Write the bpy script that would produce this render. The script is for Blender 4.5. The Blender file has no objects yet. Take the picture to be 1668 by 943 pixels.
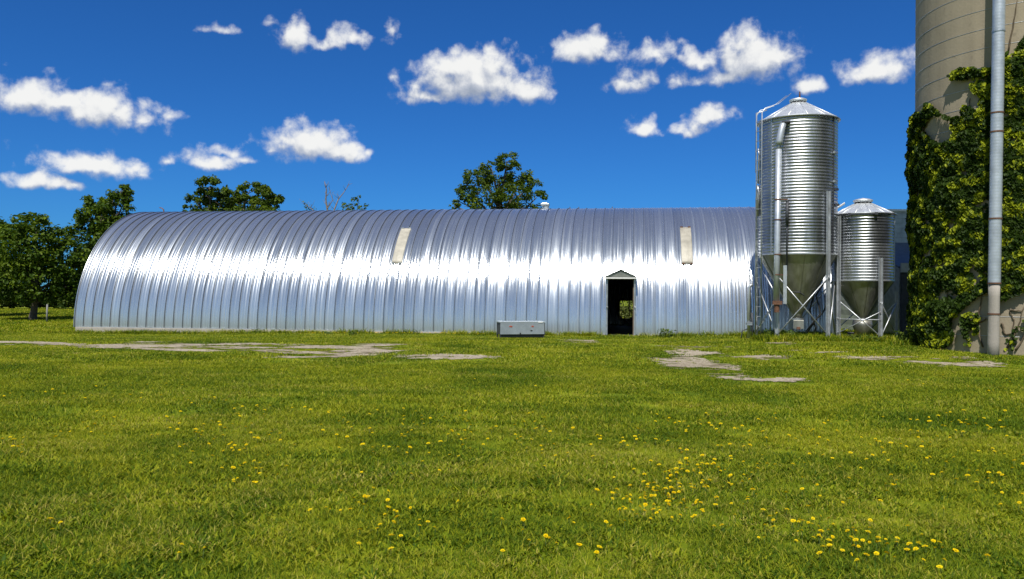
import bpy, bmesh, math, random
import numpy as np
from mathutils import Vector, Matrix, noise as mnoise

random.seed(7)
rng = np.random.default_rng(7)
scene = bpy.context.scene
COL = scene.collection
R = math.radians

# ------------------------------------------------------------------ camera
FPX, CX, CY = 1309.0, 834.0, 471.5
EYE = Vector((0, 0, 1.6))
pitch, roll = math.atan(6.5 / FPX), R(0.40)
fwd = Vector((0, math.cos(pitch), math.sin(pitch)))
r0 = Vector((1, 0, 0)); u0 = Vector((0, -math.sin(pitch), math.cos(pitch)))
rgt = math.cos(roll) * r0 + math.sin(roll) * u0
upv = -math.sin(roll) * r0 + math.cos(roll) * u0
cd = bpy.data.cameras.new('camera'); cam = bpy.data.objects.new('camera', cd); COL.objects.link(cam)
cd.sensor_width = 36; cd.lens = FPX / 1668 * 36; cd.clip_end = 5000; cd.clip_start = 0.05
M = Matrix((rgt, upv, -fwd)).transposed().to_4x4(); M.translation = EYE
cam.matrix_world = M
scene.camera = cam

def ray(px, py):
    return (fwd + rgt * ((px - CX) / FPX) + upv * ((CY - py) / FPX))
def at(px, py, depth):
    return EYE + ray(px, py) * depth
def proj_np(P):
    v = P - np.array(EYE)
    d = v @ np.array(fwd)
    return CX + FPX * (v @ np.array(rgt)) / d, CY - FPX * (v @ np.array(upv)) / d

def sst(a, b, x):
    t = np.clip((np.asarray(x, dtype=float) - a) / (b - a), 0, 1)
    return t * t * (3 - 2 * t)
def hgt(x, y):
    x = np.asarray(x, dtype=float); y = np.asarray(y, dtype=float)
    h = 0.15 * sst(5.5, 9.5, x) * sst(19, 25.5, y) * (1 - sst(40, 60, y))
    h = h - 0.20 * sst(2, 18, -x) * sst(24, 31, y)
    h = h + 0.022 * np.sin(x * 0.55 + 1.0) * np.sin(y * 0.42) * sst(3, 8, y) * (1 - sst(24, 28, y))
    h = h + 0.25 * sst(38, 60, y) * sst(10, 25, -x)
    return h
def H(x, y): return float(hgt(x, y))
def gp(px, py):
    d = ray(px, py); z = 0.0
    for _ in range(12):
        t = (z - EYE.z) / d.z
        p = EYE + d * t
        z = H(p.x, p.y)
    return Vector((p.x, p.y, z))

# ------------------------------------------------------------------ helpers
class MB:
    def __init__(s): s.v = []; s.f = []; s.m = []; s.n = 0
    def add(s, verts, faces, m=0):
        b = s.n
        s.v.extend([tuple(p) for p in verts]); s.n += len(verts)
        s.f.extend([tuple(b + i for i in f) for f in faces]); s.m.extend([m] * len(faces))
        return s
    def box(s, c, d, m=0, rot=None):
        hx, hy, hz = d[0] / 2, d[1] / 2, d[2] / 2
        vs = [Vector((x * hx, y * hy, z * hz)) for x in (-1, 1) for y in (-1, 1) for z in (-1, 1)]
        if rot is not None: vs = [rot @ p for p in vs]
        c = Vector(c)
        return s.add([p + c for p in vs], [(0, 1, 3, 2), (4, 6, 7, 5), (0, 4, 5, 1), (2, 3, 7, 6), (0, 2, 6, 4), (1, 5, 7, 3)], m)
    def tube(s, path, rad, n=10, m=0, cap=True):
        path = [Vector(p) for p in path]
        if not hasattr(rad, '__len__'): rad = [rad] * len(path)
        vs = []; fs = []
        t = (path[1] - path[0]).normalized()
        a = t.orthogonal().normalized()
        for i, p in enumerate(path):
            if i == 0: tt = path[1] - path[0]
            elif i == len(path) - 1: tt = path[-1] - path[-2]
            else: tt = (path[i + 1] - p).normalized() + (p - path[i - 1]).normalized()
            tt = tt.normalized()
            a = (a - tt * a.dot(tt)).normalized(); b = tt.cross(a)
            for k in range(n):
                q = 2 * math.pi * k / n
                vs.append(p + (a * math.cos(q) + b * math.sin(q)) * rad[i])
        for i in range(len(path) - 1):
            for k in range(n):
                k2 = (k + 1) % n
                fs.append((i * n + k, i * n + k2, (i + 1) * n + k2, (i + 1) * n + k))
        if cap:
            fs.append(tuple(range(n - 1, -1, -1)))
            fs.append(tuple((len(path) - 1) * n + k for k in range(n)))
        return s.add(vs, fs, m)
    def lathe(s, prof, n=48, m=0, c=(0, 0, 0), ph=0.0, cap0=False, cap1=False):
        vs = []; fs = []
        for (r, z) in prof:
            for k in range(n):
                q = 2 * math.pi * k / n + ph
                vs.append((c[0] + r * math.sin(q), c[1] - r * math.cos(q), c[2] + z))
        for i in range(len(prof) - 1):
            for k in range(n):
                k2 = (k + 1) % n
                fs.append((i * n + k, i * n + k2, (i + 1) * n + k2, (i + 1) * n + k))
        if cap0: fs.append(tuple(range(n - 1, -1, -1)))
        if cap1: fs.append(tuple((len(prof) - 1) * n + k for k in range(n)))
        return s.add(vs, fs, m)
    def build(s, name, mats, parent=None, smooth=False, bevel=0):
        me = bpy.data.meshes.new(name)
        me.from_pydata(s.v, [], s.f)
        if not isinstance(mats, (list, tuple)): mats = [mats]
        for k in mats: me.materials.append(k)
        if len(mats) > 1: me.polygons.foreach_set('material_index', s.m)
        if smooth: me.polygons.foreach_set('use_smooth', [True] * len(me.polygons))
        bm = bmesh.new(); bm.from_mesh(me); bmesh.ops.recalc_face_normals(bm, faces=bm.faces); bm.to_mesh(me); bm.free()
        me.update()
        return link(name, me, parent, bevel, smooth)

def link(name, me, parent=None, bevel=0, smooth=False):
    o = bpy.data.objects.new(name, me); COL.objects.link(o)
    if parent: o.parent = parent
    if bevel:
        b = o.modifiers.new('bevel', 'BEVEL'); b.width = bevel; b.segments = 2; b.limit_method = 'ANGLE'; b.angle_limit = R(40)
    if smooth == 'angle':
        pass
    return o
def tag(o, label=None, cat=None, group=None, kind=None):
    if label: o['label'] = label
    if cat: o['category'] = cat
    if group: o['group'] = group
    if kind: o['kind'] = kind
    return o
def empty(name, loc, rz, label, cat, group=None):
    o = bpy.data.objects.new(name, None); COL.objects.link(o)
    o.location = loc; o.rotation_euler = (0, 0, rz); o.empty_display_size = .2
    return tag(o, label, cat, group)
def np_mesh(name, V, F, mats, tone=None, smooth=False):
    """V (n,3), F (m,k) regular faces"""
    me = bpy.data.meshes.new(name)
    n, (m, k) = len(V), F.shape
    me.vertices.add(n); me.vertices.foreach_set('co', V.astype(np.float32).ravel())
    me.loops.add(m * k); me.loops.foreach_set('vertex_index', F.astype(np.int32).ravel())
    me.polygons.add(m); me.polygons.foreach_set('loop_start', (np.arange(m) * k).astype(np.int32))
    if not isinstance(mats, (list, tuple)): mats = [mats]
    for q in mats: me.materials.append(q)
    me.update(calc_edges=True)
    if smooth: me.polygons.foreach_set('use_smooth', np.ones(m, dtype=bool))
    if tone is not None:
        a = me.attributes.new('tone', 'FLOAT', 'POINT'); a.data.foreach_set('value', tone.astype(np.float32))
    return me

# ------------------------------------------------------------------ materials
class NT:
    def __init__(s, tree): s.t = tree; s.n = tree.nodes; s.l = tree.links
    def node(s, typ, ins=None, **kw):
        nd = s.n.new(typ)
        for k, v in kw.items(): setattr(nd, k, v)
        for k, v in (ins or {}).items():
            if isinstance(v, bpy.types.NodeSocket): s.l.new(v, nd.inputs[k])
            else: nd.inputs[k].default_value = v
        return nd
    def math(s, op, a, b=None, c=None, clamp=False):
        ins = {0: a}
        if b is not None: ins[1] = b
        if c is not None: ins[2] = c
        return s.node('ShaderNodeMath', ins, operation=op, use_clamp=clamp).outputs[0]
    def vmath(s, op, a, b=None):
        ins = {0: a}
        if b is not None: ins[1] = b
        nd = s.node('ShaderNodeVectorMath', ins, operation=op)
        return nd.outputs['Value'] if op in ('LENGTH', 'DOT_PRODUCT', 'DISTANCE') else nd.outputs[0]
    def noise(s, vec, scale, detail=4, rough=.55, dist=0.0):
        return s.node('ShaderNodeTexNoise', {'Vector': vec, 'Scale': scale, 'Detail': detail, 'Roughness': rough, 'Distortion': dist}).outputs['Fac']
    def ramp(s, fac, stops):
        nd = s.node('ShaderNodeValToRGB', {'Fac': fac}); e = nd.color_ramp.elements
        while len(e) < len(stops): e.new(.5)
        for q, (p, c) in zip(e, stops):
            q.position = p; q.color = (c[0], c[1], c[2], 1) if hasattr(c, '__len__') else (c, c, c, 1)
        return nd.outputs['Color']
    def mix(s, f, a, b, bt='MIX'):
        nd = s.node('ShaderNodeMix', data_type='RGBA', blend_type=bt)
        for k, v in ((0, f), (6, a), (7, b)):
            if isinstance(v, bpy.types.NodeSocket): s.l.new(v, nd.inputs[k])
            else: nd.inputs[k].default_value = v if not hasattr(v, '__len__') else ((*v, 1) if len(v) == 3 else v)
        return nd.outputs[2]
    def mapr(s, v, a, b, c=0., d=1., smooth=False):
        return s.node('ShaderNodeMapRange', {0: v, 1: a, 2: b, 3: c, 4: d}, interpolation_type='SMOOTHSTEP' if smooth else 'LINEAR').outputs[0]

def mat(name):
    m = bpy.data.materials.new(name); m.use_nodes = True
    m.node_tree.nodes.clear()
    n = NT(m.node_tree)
    n.out = n.node('ShaderNodeOutputMaterial')
    return m, n
def fin(n, sh): n.l.new(sh, n.out.inputs['Surface'])
def prin(n, color, rough=.5, metal=0., normal=None, **kw):
    ins = {'Base Color': color if isinstance(color, bpy.types.NodeSocket) else (*color, 1), 'Roughness': rough, 'Metallic': metal}
    if normal is not None: ins['Normal'] = normal
    ins.update(kw)
    return n.node('ShaderNodeBsdfPrincipled', ins).outputs[0]
def bump(n, h, strength=.3, dist=.02):
    return n.node('ShaderNodeBump', {'Height': h, 'Strength': strength, 'Distance': dist}).outputs[0]
def objco(n): return n.node('ShaderNodeTexCoord').outputs['Object']
def wpos(n): return n.node('ShaderNodeNewGeometry').outputs['Position']
def scalev(n, v, s): return n.vmath('MULTIPLY', v, s)

def simple(name, color, rough=.6, metal=0., var=.25, scale=8., bs=.15):
    m, n = mat(name); co = objco(n)
    f = n.noise(co, scale, 5)
    lo = tuple(c * (1 - var) for c in color); hi = tuple(min(1, c * (1 + var)) for c in color)
    c = n.ramp(f, [(.3, lo), (.7, hi)])
    fine = n.noise(co, scale * 6, 3)
    fin(n, prin(n, c, n.mapr(fine, .3, .7, rough * .8, min(1, rough * 1.15)), metal, bump(n, fine, bs, .005)))
    return m

# barn metal: drawn streaks along the arch
def barn_metal(name, base=(.59, .63, .665), rough=.225):
    m, n = mat(name)
    uv = n.node('ShaderNodeUVMap', uv_map='UVMap').outputs[0]
    streak = n.noise(scalev(n, uv, (26., .35, 1.)), 1.0, 4, .6)
    streak2 = n.noise(scalev(n, uv, (90., .9, 1.)), 1.0, 3, .6)
    blot = n.noise(scalev(n, uv, (1.1, .8, 1.)), 1.0, 4, .6)
    # each sheet weathered a little differently
    sx = n.node('ShaderNodeSeparateXYZ', {0: uv}).outputs[0]
    pid = n.math('FLOOR', n.math('DIVIDE', sx, .41))
    wn = n.node('ShaderNodeTexWhiteNoise', {'W': pid}, noise_dimensions='1D').outputs['Value']
    tone = n.math('ADD', n.math('MULTIPLY', streak, .5), n.math('ADD', n.math('MULTIPLY', blot, .25), n.math('MULTIPLY', wn, .25)))
    c = n.ramp(tone, [(.25, tuple(b * .86 for b in base)), (.5, base), (.75, tuple(min(.95, b * 1.1) for b in base))])
    # grey-brown and rougher towards the foot of the sheets
    sy = n.node('ShaderNodeSeparateXYZ', {0: uv}).outputs[1]
    foot = n.math('MULTIPLY', n.mapr(n.math('ADD', sy, n.math('MULTIPLY', streak, .9)), .45, 1.5, 1., 0.), .45)
    c = n.mix(foot, c, (.47, .45, .41))
    s3 = n.noise(scalev(n, uv, (11., .12, 1.)), 1.0, 3, .65)
    rg = n.math('ADD', n.math('ADD', n.mapr(tone, .3, .7, rough - .05, rough + .06), n.mapr(s3, .35, .7, -.08, .16)), n.math('MULTIPLY', foot, .35))
    tan = n.node('ShaderNodeTangent', direction_type='UV_MAP', uv_map='UVMap').outputs[0]
    hgt_ = n.math('ADD', n.math('MULTIPLY', streak2, .6), n.math('MULTIPLY', n.noise(scalev(n, uv, (5., 2.2, 1.)), 1.0, 3, .6), 1.1))
    fin(n, prin(n, c, rg, .86, bump(n, hgt_, .20, .02), **{'Anisotropic': .35, 'Tangent': tan}))
    return m
M_SHELL = barn_metal('galvanised_sheet')
M_SEAM_SHADE = simple('seam_painted_shade', (.03, .033, .04), .55, .4, .3, 6)  # rib side faces: their shade and dark reflection put into the colour
M_GALV = simple('galvanised_steel', (.50, .52, .54), .45, .75, .18, 5, .2)
M_PIPE = simple('pipe_zinc', (.44, .48, .53), .45, .45, .16, 4, .1)
M_GALVD = simple('galvanised_dull', (.42, .45, .48), .5, .85, .25, 5, .2)
M_ROOFP = simple('bin_roof_metal', (.68, .71, .74), .48, .7, .1, 3, .1)
M_DARKST = simple('dark_steel_and_gap_shade', (.06, .065, .075), .6, .4, .3, 8)
M_BLACK = simple('black_paint', (.025, .027, .03), .6, 0, .3, 8)
M_RUST = simple('rusty_steel', (.13, .062, .035), .8, .1, .4, 14)
M_SKYL = simple('skylight_fibreglass', (.36, .335, .275), .55, 0, .3, 2.5, .2)
M_WHITE = simple('white_paint', (.72, .72, .70), .5, 0, .1, 5)
M_WOOD = simple('weathered_wood', (.16, .12, .085), .85, 0, .35, 6, .4)
M_REDMARK = simple('faded_red_sticker', (.38, .07, .03), .6, 0, .4, 30)
M_STONE = simple('pale_stone', (.5, .47, .42), .85, 0, .2, 10, .4)
M_SHEDROOF = simple('shed_roof_sheet', (.10, .13, .19), .5, .3, .2, 4)
M_STONEP = simple('weathered_post', (.20, .20, .19), .8, 0, .3, 6)
M_BOX = simple('box_siding', (.40, .45, .50), .5, .35, .12, 5, .1)
M_ROPE = simple('dark_cable', (.03, .03, .03), .7, 0, .2, 10)

def hopper_mat():
    m, n = mat('hopper_sheet'); co = objco(n)
    f = n.noise(scalev(n, co, (5, 5, .7)), 1.0, 5)
    c = n.ramp(f, [(.3, (.25, .25, .22)), (.7, (.40, .395, .35))])
    fin(n, prin(n, c, n.mapr(f, .3, .7, .42, .55), .9, bump(n, f, .1, .01)))
    return m
M_HOP = hopper_mat()
def bin_mat(name, seed):
    m, n = mat(name); co = objco(n)
    uvz = n.node('ShaderNodeSeparateXYZ', {0: co}).outputs[2]
    f = n.noise(scalev(n, co, (2.2, 2.2, .5)), 1.0, 5, .6)
    sheet = n.node('ShaderNodeTexWhiteNoise', {'W': n.math('FLOOR', n.math('DIVIDE', uvz, .832))}, noise_dimensions='1D').outputs['Value']
    t = n.math('ADD', n.math('MULTIPLY', f, .7), n.math('MULTIPLY', sheet, .3))
    c = n.ramp(t, [(.25, (.27, .285, .31)), (.5, (.39, .41, .44)), (.75, (.52, .54, .57))])
    streak = n.noise(scalev(n, co, (14, 14, .6)), 1.0, 4, .6)
    c = n.mix(n.mapr(streak, .58, .78, 0, .35), c, (.30, .27, .24))
    fin(n, prin(n, c, n.mapr(t, .3, .7, .30, .42), .95, bump(n, f, .25, .05)))
    return m
M_BIN = bin_mat('bin_corrugated', 1)

def concrete_mat(name, base, stave=True, moss=False):
    m, n = mat(name); co = objco(n)
    big = n.noise(co, .5, 5, .6); fine = n.noise(co, 22, 6, .65)
    st = n.noise(scalev(n, co, (3.2, 3.2, .16)), 1.0, 5, .6)
    t = n.math('ADD', n.math('MULTIPLY', big, .45), n.math('ADD', n.math('MULTIPLY', st, .4), n.math('MULTIPLY', fine, .15)))
    c = n.ramp(t, [(.3, tuple(b * .62 for b in base)), (.48, base), (.68, tuple(b * 1.2 for b in base))])
    spots = n.noise(co, 3.3, 3, .5)
    c = n.mix(n.mapr(spots, .66, .74, 0, .5), c, tuple(b * .55 for b in base))
    fin(n, prin(n, c, .88, 0, bump(n, n.math('ADD', fine, n.math('MULTIPLY', spots, .8)), .35, .02)))
    return m
M_CONC = concrete_mat('silo_concrete', (.29, .245, .172))
M_FOUND = concrete_mat('foundation_concrete', (.34, .31, .27))
def block_mat():
    m, n = mat('concrete_block'); co = objco(n)
    sw = n.node('ShaderNodeCombineXYZ', {0: n.node('ShaderNodeSeparateXYZ', {0: co}).outputs[0], 1: n.node('ShaderNodeSeparateXYZ', {0: co}).outputs[2], 2: 0.}).outputs[0]
    br = n.node('ShaderNodeTexBrick', {'Vector': sw, 'Color1': (.40, .46, .47, 1), 'Color2': (.46, .52, .53, 1), 'Mortar': (.30, .34, .35, 1), 'Scale': 1., 'Mortar Size': .008, 'Brick Width': .4, 'Row Height': .2})
    f = n.noise(co, 4, 5)
    c = n.mix(.5, br.outputs[0], n.ramp(f, [(.3, (.5, .5, .5)), (.7, (1.3, 1.3, 1.3))]), 'MULTIPLY')
    fin(n, prin(n, c, .9, 0, bump(n, br.outputs['Fac'], -.4, .01)))
    return m
M_BLOCK = block_mat()

def leaf_mat(name, dark, mid, light, trans=.35, gloss=.35, pos_scale=.6):
    m, n = mat(name)
    tone = n.node('ShaderNodeAttribute', attribute_name='tone').outputs['Fac']
    f = n.noise(wpos(n), pos_scale, 3)
    t = n.math('ADD', n.math('MULTIPLY', tone, .65), n.math('MULTIPLY', f, .35))
    c = n.ramp(t, [(.2, dark), (.5, mid), (.85, light)])
    p = prin(n, c, gloss + .15, 0, None, **{'Specular IOR Level': .15})
    tr = n.node('ShaderNodeBsdfTranslucent', {'Color': n.mix(1., c, (1.3, 1.35, .55), 'MULTIPLY')}).outputs[0]
    fin(n, n.node('ShaderNodeMixShader', {0: trans, 1: p, 2: tr}).outputs[0])
    return m
M_LEAF = leaf_mat('broadleaf_dark', (.020, .045, .005), (.055, .100, .007), (.15, .20, .012), .30)
M_LEAF2 = leaf_mat('broadleaf_olive', (.028, .054, .006), (.064, .106, .008), (.145, .19, .013), .30)
M_LEAFF = leaf_mat('far_hedge_leaf', (.018, .036, .007), (.038, .066, .009), (.08, .11, .014), .25)
M_IVY = leaf_mat('ivy_leaf', (.014, .032, .003), (.048, .084, .006), (.31, .345, .012), .25, .4, .9)
M_WEED = leaf_mat('weed_leaf', (.05, .09, .015), (.09, .14, .02), (.15, .19, .03), .3)
M_BUSH = leaf_mat('bush_leaf', (.09, .12, .03), (.16, .19, .05), (.30, .30, .10), .3)
M_BARK = simple('bark', (.075, .06, .045), .9, 0, .4, 5, .6)
M_DEADBARK = simple('dead_bark', (.17, .14, .115), .9, 0, .3, 5, .5)
M_VINE = simple('vine_stem', (.10, .075, .045), .9, 0, .35, 9, .4)

GRASS_PATCH = None
def grass_color(n, pos, blade=False):
    """patchy lawn: clover-dark areas, fresh green, dry straw"""
    flat = scalev(n, pos, (1., 1., 0.))
    wide = scalev(n, pos, (.35, 1., 0.))
    a = n.noise(flat, .36, 5, .6, .8); b = n.noise(wide, 1.0, 6, .65, .5); d = n.noise(flat, 4.5, 4, .6)
    t = n.math('ADD', n.math('MULTIPLY', a, .50), n.math('ADD', n.math('MULTIPLY', b, .40), n.math('MULTIPLY', d, .1)))
    return t, a, b, d
G_DARK, G_MID, G_LT, G_DRY = (.048, .096, .004), (.168, .222, .007), (.335, .335, .017), (.44, .36, .11)
def ground_mat():
    m, n = mat('lawn_soil'); p = wpos(n)
    t, a, b, d = grass_color(n, p)
    c = n.ramp(t, [(.34, tuple(x * .8 for x in G_DARK)), (.5, tuple(x * .85 for x in G_MID)), (.66, tuple(x * .9 for x in G_LT))])
    straw = n.noise(scalev(n, p, (1.5, 3., 0.)), 9, 5, .7)
    c = n.mix(n.mapr(straw, .52, .75, 0, .45), c, (.13, .115, .035))
    # trodden brown earth in a few spots
    e = n.noise(scalev(n, p, (.5, 1.2, 0.)), .42, 4, .6, .8)
    c = n.mix(n.mapr(e, .64, .72, 0., .75, True), c, (.19, .145, .075))
    fin(n, prin(n, c, .95, 0, bump(n, n.math('ADD', straw, d), .6, .05), **{'Specular IOR Level': .1}))
    return m
M_GROUND = ground_mat()
def blade_mat():
    m, n = mat('grass_blade'); p = wpos(n)
    t, a, b, d = grass_color(n, p)
    tone = n.node('ShaderNodeAttribute', attribute_name='tone').outputs['Fac']
    t2 = n.math('ADD', t, n.math('MULTIPLY', n.math('SUBTRACT', tone, .5), .36))
    c = n.ramp(t2, [(.36, G_DARK), (.5, G_MID), (.64, G_LT)])
    c = n.mix(n.mapr(n.math('ADD', tone, n.math('MULTIPLY', n.math('SUBTRACT', b, .5), .9)), 0.86, 1.08, 0., .9), c, G_DRY)
    pr = prin(n, c, .6, 0, None, **{'Specular IOR Level': .12})
    tr = n.node('ShaderNodeBsdfTranslucent', {'Color': n.mix(1., c, (1.3, 1.3, .6), 'MULTIPLY')}).outputs[0]
    fin(n, n.node('ShaderNodeMixShader', {0: .3, 1: pr, 2: tr}).outputs[0])
    return m
M_BLADE = blade_mat()
def gravel_mat():
    m, n = mat('gravel'); p = wpos(n)
    v = n.node('ShaderNodeTexVoronoi', {'Vector': p, 'Scale': 30.}); vc = v.outputs['Color']
    g = n.node('ShaderNodeSeparateColor', {0: vc}).outputs[0]
    f = n.noise(p, .8, 5, .6); f2 = n.noise(p, 7, 5, .6)
    t = n.math('ADD', n.math('MULTIPLY', g, .35), n.math('ADD', n.math('MULTIPLY', f, .35), n.math('MULTIPLY', f2, .3)))
    c = n.ramp(t, [(.25, (.13, .10, .06)), (.5, (.33, .275, .19)), (.75, (.49, .43, .33))])
    soil = n.node('ShaderNodeAttribute', attribute_name='tone').outputs['Fac']     # earth and thatch mixed in where the gravel runs thin
    soil = n.math('ADD', soil, n.math('MULTIPLY', n.math('SUBTRACT', f2, .5), .9))
    c = n.mix(n.mapr(soil, .1, .75, .85, 0., True), c, (.135, .105, .045))
    fin(n, prin(n, c, .9, 0, bump(n, n.math('ADD', v.outputs['Distance'], f2), .6, .03)))
    return m
M_GRAVEL = gravel_mat()
M_PETAL = leaf_mat('dandelion_petal', (.58, .38, .0), (.74, .53, .0), (.84, .66, .010), .15, .6)
M_STEM = simple('flower_stem', (.09, .14, .03), .7, 0, .2, 8)

# ------------------------------------------------------------------ world: sky + cumulus
SUN_EL, SUN_AZ = 57.0, 193.0        # azimuth clockwise from +Y
sun_dir = Vector((math.sin(R(SUN_AZ)) * math.cos(R(SUN_EL)), math.cos(R(SUN_AZ)) * math.cos(R(SUN_EL)), math.sin(R(SUN_EL))))
world = bpy.data.worlds.new('World'); scene.world = world; world.use_nodes = True
wt = world.node_tree; wt.nodes.clear(); W = NT(wt)
sky = W.node('ShaderNodeTexSky', sky_type='NISHITA', sun_disc=False, sun_elevation=R(SUN_EL), sun_rotation=R(SUN_AZ),
             air_density=1.0, dust_density=0.25, ozone_density=3.0, altitude=600)
CLOUDS = [  # px centre, half sizes, weight
 (52,158,66,30,1.),(172,184,78,30,1.),(110,170,50,22,.9),(280,190,20,12,.55),
 (147,271,80,23,1.),(66,299,46,15,1.),(122,304,14,8,.5),(232,284,16,8,.5),
 (335,262,46,17,.95),(365,246,30,14,.8),(396,258,20,9,.6),(270,262,14,8,.5),
 (505,236,62,36,1.05),(552,248,44,22,1.),(600,247,12,9,.6),
 (478,62,30,24,.72),(520,70,40,12,.6),(578,62,46,18,.72),(357,53,22,9,.5),(640,46,10,14,.45),(440,36,12,8,.4),
 (775,138,112,40,1.1),(745,118,60,32,1.),(800,112,42,34,1.),(700,160,44,18,.8),(855,150,46,26,.95),(645,127,12,16,.5),
 (955,83,54,28,1.),(1068,92,38,20,.72),(1030,134,34,22,.75),(1148,96,46,20,.85),
 (1225,102,74,44,1.1),(1235,80,42,26,1.),(1180,125,44,20,.85),(1112,134,22,15,.6),(1318,139,28,15,.8),
 (1428,117,62,24,.95),(1160,190,42,19,.8),(1112,213,32,13,.65),(1048,208,24,17,.65),
 (1560,90,60,20,.7),(-90,240,60,24,.9),(1760,200,70,30,1.),
]
def azel(px, py):
    d = ray(px, py).normalized()
    return math.atan2(d.x, d.y), math.asin(d.z)
grp = bpy.data.node_groups.new('cloud_field', 'ShaderNodeTree')
grp.interface.new_socket('Dir', in_out='INPUT', socket_type='NodeSocketVector')
grp.interface.new_socket('Density', in_out='OUTPUT', socket_type='NodeSocketFloat')
G = NT(grp); gi = G.node('NodeGroupInput'); go = G.node('NodeGroupOutput')
gd = gi.outputs['Dir']
warp = G.node('ShaderNodeTexNoise', {'Vector': gd, 'Scale': 22., 'Detail': 3., 'Roughness': .55}).outputs['Color']
wv = G.vmath('SUBTRACT', warp, (.5, .5, .5))
gdw = G.vmath('ADD', gd, G.vmath('MULTIPLY', wv, (.022, .022, .022)))
sep = G.node('ShaderNodeSeparateXYZ', {0: gdw})
az = G.math('ARCTAN2', sep.outputs[0], sep.outputs[1]); el = G.math('ARCSINE', sep.outputs[2])
pv = G.node('ShaderNodeCombineXYZ', {0: az, 1: el, 2: 0.}).outputs[0]
acc = None
crng = random.Random(5)
items = []
for (px, py, hx, hy, w) in CLOUDS:
    a_, e_ = azel(px, py); items.append((a_, e_, hx / FPX * 1.0, hy / FPX * 1.0, w))
for k in range(12):     # the rest of the sky, for what the metal mirrors
    a_ = crng.uniform(.95, 2 * math.pi - .95); a_ = a_ if a_ < math.pi else a_ - 2 * math.pi
    items.append((a_, crng.uniform(.12, 1.0), crng.uniform(.08, .2), crng.uniform(.03, .07), 1.))
for (a_, e_, hx, hy, w) in items:
    q = G.vmath('SUBTRACT', pv, (a_, e_, 0.)); q = G.vmath('MULTIPLY', q, (1 / (hx * 1.15), 1 / (hy * 1.17), 0.))
    q = G.vmath('MINIMUM', q, G.vmath('MULTIPLY', q, (1., 1.5, 1.)))
    f = G.math('MULTIPLY_ADD', G.vmath('LENGTH', q), -w, w)
    acc = f if acc is None else G.math('SMOOTH_MAX', acc, f, .12)
n1 = G.noise(gd, 38., 7, .58, .15)
n2 = G.noise(gd, 90., 4, .6, .3)
puff = G.node('ShaderNodeTexVoronoi', {'Vector': gdw, 'Scale': 62.}, feature='SMOOTH_F1')
puff.inputs['Smoothness'].default_value = .5
pf = puff.outputs['Distance']
dens = G.math('ADD', acc, G.math('MULTIPLY', G.math('SUBTRACT', n1, .50), 1.75))
dens = G.math('ADD', dens, G.math('MULTIPLY', G.math('SUBTRACT', .38, pf), .45))
dens = G.math('ADD', dens, G.math('MULTIPLY', G.math('SUBTRACT', n2, .5), .35))
G.l.new(dens, go.inputs[0])
wd = W.node('ShaderNodeTexCoord').outputs['Generated']
wd = W.vmath('NORMALIZE', wd)
def field(v):
    nd = W.node('ShaderNodeGroup'); nd.node_tree = grp; W.l.new(v, nd.inputs[0]); return nd.outputs[0]
d0 = field(wd)
d1 = field(W.vmath('NORMALIZE', W.vmath('ADD', wd, (.003, 0, .013))))
d2 = field(W.vmath('NORMALIZE', W.vmath('ADD', wd, (.006, 0, .034))))
alpha = W.mapr(d0, -.12, .66, 0., 1., True)
lit = W.math('ADD', W.math('MULTIPLY', W.math('SUBTRACT', d0, d1), .75), W.math('MULTIPLY', W.math('SUBTRACT', d0, d2), .5))
litc = W.mapr(lit, -.75, .85, 0., 1., True)
ccol = W.ramp(litc, [(0., (.36, .42, .53)), (.55, (.62, .66, .74)), (1., (1.02, 1.02, 1.0))])
# the deep polarised blue lies opposite the sun; the sunward half of the sky is paler
sy_ = W.node('ShaderNodeSeparateXYZ', {0: wd}).outputs[1]
opp = W.mapr(sy_, -.25, .45, 0., 1., True)
pol = W.mix(opp, (.84, .92, .96), (.14, .49, .98))
hs = W.mix(1., sky.outputs[0], pol, 'MULTIPLY')
bg1 = W.node('ShaderNodeBackground', {'Color': hs, 'Strength': .085}).outputs[0]
bg2 = W.node('ShaderNodeBackground', {'Color': ccol, 'Strength': .78}).outputs[0]
mx = W.node('ShaderNodeMixShader', {0: W.math('MULTIPLY', alpha, .97), 1: bg1, 2: bg2}).outputs[0]
wo = W.node('ShaderNodeOutputWorld', {'Surface': mx})
sl = bpy.data.lights.new('sun', 'SUN'); sl.energy = 4.8; sl.angle = R(.53); sl.color = (1., .955, .88)
so = bpy.data.objects.new('sun', sl); COL.objects.link(so)
so.rotation_euler = (-sun_dir).to_track_quat('-Z', 'Y').to_euler(); so.location = sun_dir * 60

vs = scene.view_settings
vs.view_transform = 'Standard'; vs.look = 'None'; vs.gamma = 1.0; vs.exposure = 0.22; vs.use_curve_mapping = False

# ------------------------------------------------------------------ ground
def build_ground():
    def axis(segs):
        out = []
        for a, b, st in segs: out += list(np.arange(a, b, st))
        return np.array(out + [segs[-1][1]])
    xs = axis([(-900, -100, 80), (-100, -40, 6), (-40, 30, .5), (30, 100, 6), (100, 900, 80)])
    ys = axis([(-300, -20, 28), (-20, 2, 2), (2, 60, .5), (60, 120, 5), (120, 1500, 90)])
    X, Y = np.meshgrid(xs, ys); V = np.stack([X, Y, hgt(X, Y)], -1).reshape(-1, 3)
    nx, ny = len(xs), len(ys)
    i = np.arange(ny - 1)[:, None] * nx + np.arange(nx - 1)[None]
    F = np.stack([i, i + 1, i + 1 + nx, i + nx], -1).reshape(-1, 4)
    me = np_mesh('ground', V, F, M_GROUND, smooth=True)
    tag(link('ground', me), kind='structure')
build_ground()

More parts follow.
